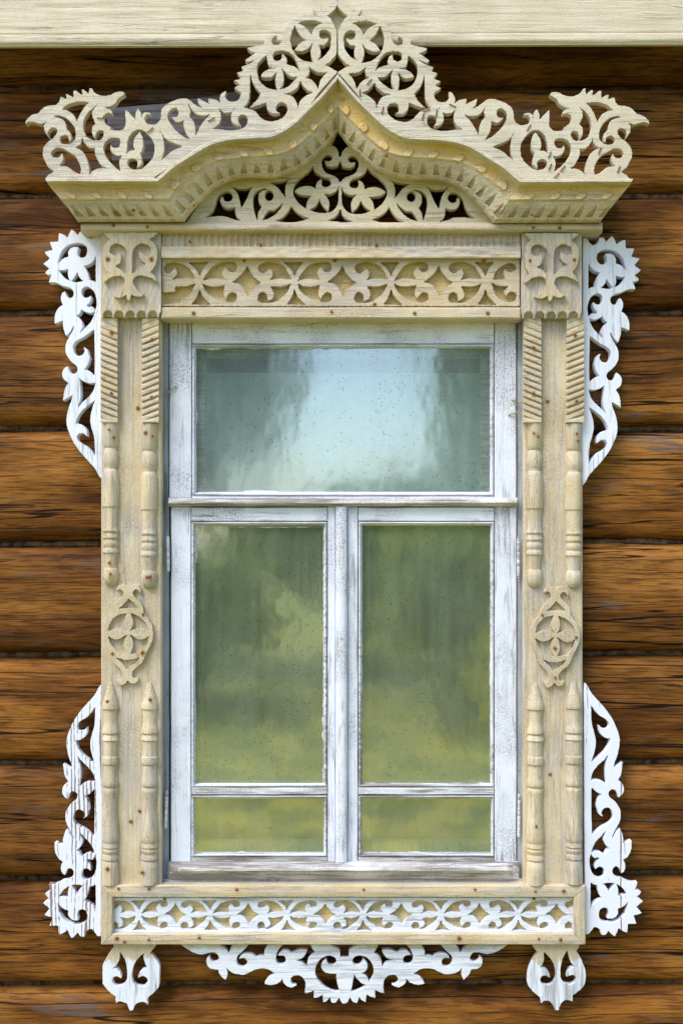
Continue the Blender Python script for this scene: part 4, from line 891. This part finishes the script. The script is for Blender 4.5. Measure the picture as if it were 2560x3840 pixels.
# upper light
MB().box(635, 1205, 718, 1868, -0.004, 0.05, 0.002).build('upper_stile', M['white'], win)
MB().box(1854, 1205, 1935, 1868, -0.004, 0.05, 0.002).build('upper_stile', M['white'], win)
MB().box(720.5, 1206, 1851.5, 1287.5, -0.0055, 0.05, 0.0015).build('upper_rail', M['white_x'], win)
MB().box(720.5, 1861.5, 1851.5, 1872, -0.004, 0.05, 0.001).build('upper_rail', M['white_x'], win)
MB().slope_ring(721.5, 1291, 1850.5, 1859, 14.5, -0.0065, 0.010).build('glazing_bead', M['white_x'], win)
def pane(x0, y0, x1, y1, Y, mat, label=None):
    vs = [P(x0, y0, Y), P(x1, y0, Y), P(x1, y1, Y), P(x0, y1, Y)]; vs += [(a, b+0.003, c) for a, b, c in vs]
    fs = [(0, 3, 2, 1)]
    return mesh_obj('pane', vs, fs, mat, win, label=label)
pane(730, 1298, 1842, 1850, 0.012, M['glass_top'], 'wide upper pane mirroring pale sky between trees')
# inner second glazing seen through the upper pane
inn = MB(); inn.box(725, 1296, 771, 1855, 0.050, 0.08, 0.002); inn.box(1802, 1296, 1850, 1855, 0.050, 0.08, 0.002); inn.box(771.5, 1296, 1801.5, 1342, 0.050, 0.08, 0.002); inn.box(771.5, 1838, 1801.5, 1856, 0.050, 0.08, 0.002)
inn.build('inner_sash', M['weathered'], win)
vs = [P(x, y, 0.064) for x, y in ((768, 1398), (1804, 1398), (1804, 1845), (768, 1845))]
mesh_obj('inner_pane', vs, [(0, 3, 2, 1)], M['inner_glass'], win)
# drip moulding between the lights
def drip(y0, y1, ysplit, Ytop, Yedge, Ybot):
    def fn(x, y):
        t = np.clip((y-y0)/(ysplit-y0), 0, 1); u = np.clip((y-ysplit)/(y1-ysplit), 0, 1)
        Y = np.where(y < ysplit, Ytop+(Yedge-Ytop)*t**0.8, Yedge+(Ybot-Yedge)*u)
        return Y+0.0012*np.sin(x*0.021)*np.cos(x*0.0077)+0.0008*np.sin(y*1.3+x*0.003)
    return fn
MB().field(631, 1866, 1939, 1899, 3.0, drip(1866, 1899, 1886, -0.010, -0.030, -0.014), 0.03).build('transom', M['weathered'], win)
# casements
def casement(xo0, xo1, xb0, xb1, hinge_left):
    st = MB()
    st.box(xo0, 1900, xb0-1.5, 3236, -0.004, 0.05, 0.002); st.box(xb1+1.5, 1900, xo1, 3236, -0.004, 0.05, 0.002)
    c = st.build('casement', M['white'], win)
    MB().box(xb0+0.5, 1903, xb1-0.5, 1954, -0.0055, 0.05, 0.0015).build('casement_rail', M['white_x'], c)
    MB().box(xb0+0.5, 3216, xb1-0.5, 3238, -0.003, 0.05, 0.001).build('casement_rail', M['weathered'], c)
    m = MB(); m.box(xb0+0.5, 2955, xb1-0.5, 2981, -0.0062, 0.04, 0.002); m.build('glazing_bar', M['worn_white'], c)
    MB().slope_ring(xb0+1.5, 1957, xb1-1.5, 2952, 14, -0.0068, 0.010).slope_ring(xb0+1.5, 2984, xb1-1.5, 3213, 12, -0.0062, 0.010).build('glazing_bead', M['worn_white'], c)
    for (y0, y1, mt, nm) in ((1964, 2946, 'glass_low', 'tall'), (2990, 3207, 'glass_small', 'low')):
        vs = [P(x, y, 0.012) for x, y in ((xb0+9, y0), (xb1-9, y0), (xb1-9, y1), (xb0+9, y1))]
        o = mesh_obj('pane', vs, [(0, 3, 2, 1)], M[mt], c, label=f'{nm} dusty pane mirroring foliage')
    return c
cl = casement(641, 1257, 717, 1227, True); cr = casement(1303, 1936, 1343, 1853, False)
for xb0, xb1 in ((717, 1227), (1343, 1853)):
    i2 = MB()
    for y0, y1, lo in ((1962, 2948, 14), (2988, 3209, 52)):
        i2.box(xb0+4, y0, xb0+46, y1, 0.040, 0.07, 0.002); i2.box(xb0+46.5, y1-lo, xb1-16.5, y1, 0.040, 0.07, 0.002); i2.box(xb1-16, y0, xb1-4, y1, 0.040, 0.07, 0.002)
    i2.build('inner_sash', M['jamb'], win)
def putty(x0, y0, x1, y1, wmin, wmax, side, seed):
    """ragged line of old white paint and putty left on the glass along one edge"""
    rp = np.random.default_rng(seed); vert = abs(y1-y0) > abs(x1-x0); n = max(6, int(max(abs(y1-y0), abs(x1-x0))/9))
    w = wmin+(wmax-wmin)*np.clip(np.convolve(rp.normal(0.18, 0.75, n+6), np.ones(4)/4, 'same')[3:-3], 0, 1)
    vs = []
    for k in range(n):
        t = k/(n-1); x = x0+(x1-x0)*t; y = y0+(y1-y0)*t
        a = P(x, y, 0.0095); b = P(x+(side*w[k] if vert else 0), y+(0 if vert else side*w[k]), 0.0112); vs += [a, b]
    MB().add(vs, [(2*k, 2*k+1, 2*k+3, 2*k+2) if (side > 0) == vert else (2*k, 2*k+2, 2*k+3, 2*k+1) for k in range(n-1)]).build('putty', M['putty'], win)
for k, a in enumerate(((732, 1985, 732, 2110, 2, 13, 1), (732, 2560, 732, 2760, 0.5, 6, 1), (1214, 2000, 1214, 2160, 1, 7, -1), (1214, 2640, 1214, 2938, 1, 8, -1), (735, 1975, 1212, 1975, 1, 7, 1),
        (1360, 2940, 1838, 2940, 1, 6, -1), (1839, 2300, 1839, 2700, 0.5, 6, -1), (732, 3199, 1214, 3199, 1, 9, -1), (1358, 3199, 1700, 3199, 1, 6, -1),
        (734, 1480, 734, 1840, 0.5, 9, 1), (738, 1305, 1500, 1305, 0.5, 8, 1), (915, 1846, 1040, 1846, 6, 9, -1))):
    putty(*a, seed=90+k)
# centre post
def post(x, y):
    a = np.clip((x-1259)/43, 0, 1); return -0.010-0.012*np.sqrt(np.clip(1-(2*a-1)**2, 0, 1))**0.7+0.0008*np.sin(y*0.02)
MB().field(1258, 1899, 1302, 3236, 3.0 if False else 4.0, post, 0.03).build('centre_post', M['white'], win)
# sill board
def sill(x, y):
    Y = drip(3234, 3299, 3266, -0.012, -0.040, -0.018)(x, y)
    e = np.minimum(np.clip((x-629)/46, 0, 1), np.clip((1946-x)/46, 0, 1))
    return -0.012+(Y+0.012)*e
MB().field(629, 3234, 1946, 3299, 4.0, sill, 0.03).build('window_sill', M['weathered'], win)
for px, y0, y1, lean in ((629, 2010, 2143, 3), (625, 2966, 3108, -4), (1943, 2012, 2168, 0), (1946, 2980, 3140, -2)):
    pts = [P(px+lean*t, y0+(y1-y0)*t, -0.012) for t in (0, 0.03, 0.48, 0.5, 0.52, 0.97, 1.0)]
    MB().tube(pts, [0.003, 0.0045, 0.0045, 0.0035, 0.0045, 0.0045, 0.003], 10).build('hinge', M['worn_white'], win, smooth=True)
for pts in (((622, 1478), (634, 1468), (650, 1455), (662, 1448)), ((1916, 1498), (1930, 1500), (1944, 1512)), ((1938, 1520), (1946, 1512), (1955, 1504)), ((1905, 1556), (1925, 1550), (1946, 1543))):
    MB().tube([P(x, y, -0.006-0.006*math.sin(math.pi*k/(len(pts)-1))) for k, (x, y) in enumerate(pts)], 0.0022, 6).build('bent_nail', M['wire'], win, smooth=True)
# room behind
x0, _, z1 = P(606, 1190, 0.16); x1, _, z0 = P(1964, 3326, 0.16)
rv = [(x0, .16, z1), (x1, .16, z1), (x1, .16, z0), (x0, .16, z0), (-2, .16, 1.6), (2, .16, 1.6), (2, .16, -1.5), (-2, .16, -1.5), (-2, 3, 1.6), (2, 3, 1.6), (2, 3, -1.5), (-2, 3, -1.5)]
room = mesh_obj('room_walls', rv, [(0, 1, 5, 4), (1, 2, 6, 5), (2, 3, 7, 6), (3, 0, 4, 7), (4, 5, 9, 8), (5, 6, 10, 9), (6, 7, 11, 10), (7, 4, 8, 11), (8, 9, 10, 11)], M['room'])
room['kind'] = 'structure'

# ================================================================== THE GARDEN THE PANES MIRROR
g = mesh_obj('ground', [(-200, 1, GROUND_Z), (200, 1, GROUND_Z), (200, -300, GROUND_Z), (-200, -300, GROUND_Z)], [(0, 3, 2, 1)], M['ground']); g['kind'] = 'structure'
def foliage(cx, cy, cz, rx, ry, rz, n, size, rg):
    th = rg.uniform(0, 2*math.pi, n); u = rg.uniform(-1, 1, n); r = rg.uniform(0.35, 1, n)**0.6
    lump = 1+0.28*np.sin(th*3+cx)+0.2*np.sin(u*5+cy)+0.15*np.sin(th*7+u*4)
    s = np.sqrt(1-u*u); c = np.stack([cx+rx*r*lump*s*np.cos(th), cy+ry*r*lump*s*np.sin(th), cz+rz*r*lump*u], 1)
    a = rg.normal(0, 1, (n, 3)); a /= np.linalg.norm(a, axis=1)[:, None]; b = np.cross(a, rg.normal(0, 1, (n, 3))); b /= np.linalg.norm(b, axis=1)[:, None]
    sz = size*rg.uniform(0.6, 1.4, n)[:, None]
    v = np.stack([c-a*sz, c+b*sz*0.5, c+a*sz, c-b*sz*0.5], 1).reshape(-1, 3)
    return v.tolist(), [(4*i, 4*i+1, 4*i+2, 4*i+3) for i in range(n)]
rg = np.random.default_rng(5)
def tree(name, label, cat, group, x, y, h, rx, rz, n, size, mat, trunk=True):
    t = thing(name, label, cat, (x, y, GROUND_Z), group)
    cz = GROUND_Z+h-rz*0.9
    m = MB(); 
    for k in range(5):
        m.add(*foliage(x+rg.uniform(-.5, .5)*rx, y+rg.uniform(-.4, .4)*rx, cz+rg.uniform(-.55, .45)*rz, rx*.62, rx*.62, rz*.55, n//5, size, rg))
    m.build('crown', mat, t)
    m = MB(); m.tube([(x, y, GROUND_Z-0.05), (x+.03, y, GROUND_Z+h*.3), (x-.04, y, cz)], [0.03*h, 0.022*h, 0.008*h], 8)
    for k in range(4):
        a = rg.uniform(0, 6.28); m.tube([(x, y, cz-rz*.4), (x+rx*.4*math.cos(a), y+rx*.4*math.sin(a), cz+rz*.3)], [0.010*h, 0.004*h], 6)
    m.build('trunk', M['bark'], t)
GT = 'garden trees mirrored in the panes'
tree('tree', 'tall green tree behind the camera, mirrored at the left of the wide pane', 'tree', GT, -2.75, -14.5, 7.5, 2.3, 3.4, 4200, 0.17, M['leaf_green'])
tree('tree', 'tall olive tree behind the camera, mirrored at the right of the wide pane', 'tree', GT, 3.25, -14.0, 7.2, 2.3, 3.3, 4200, 0.17, M['leaf_olive'])
tree('tree', 'small round tree behind the camera, below the gap of sky', 'tree', GT, 0.3, -13.0, 2.7, 2.0, 1.3, 3000, 0.13, M['leaf_olive'])
GS = 'garden shrubs mirrored in the low panes'
tree('shrub', 'green shrub behind the camera, mirrored in the left casement', 'shrub', GS, -1.6, -9.0, 2.0, 1.2, 1.0, 2400, 0.10, M['leaf_green'])
tree('shrub', 'olive shrub behind the camera, mirrored in the right casement', 'shrub', GS, 1.4, -8.6, 1.9, 1.2, 0.95, 2400, 0.10, M['leaf_olive'])

tree('shrub', 'yellow green shrub behind the camera, mirrored low in the right casement', 'shrub', GS, 1.75, -7.0, 1.25, 0.75, 0.6, 1000, 0.08, M['leaf_yellow'])
for o in bpy.data.objects:
    if '_wl' in o: del o['_wl']
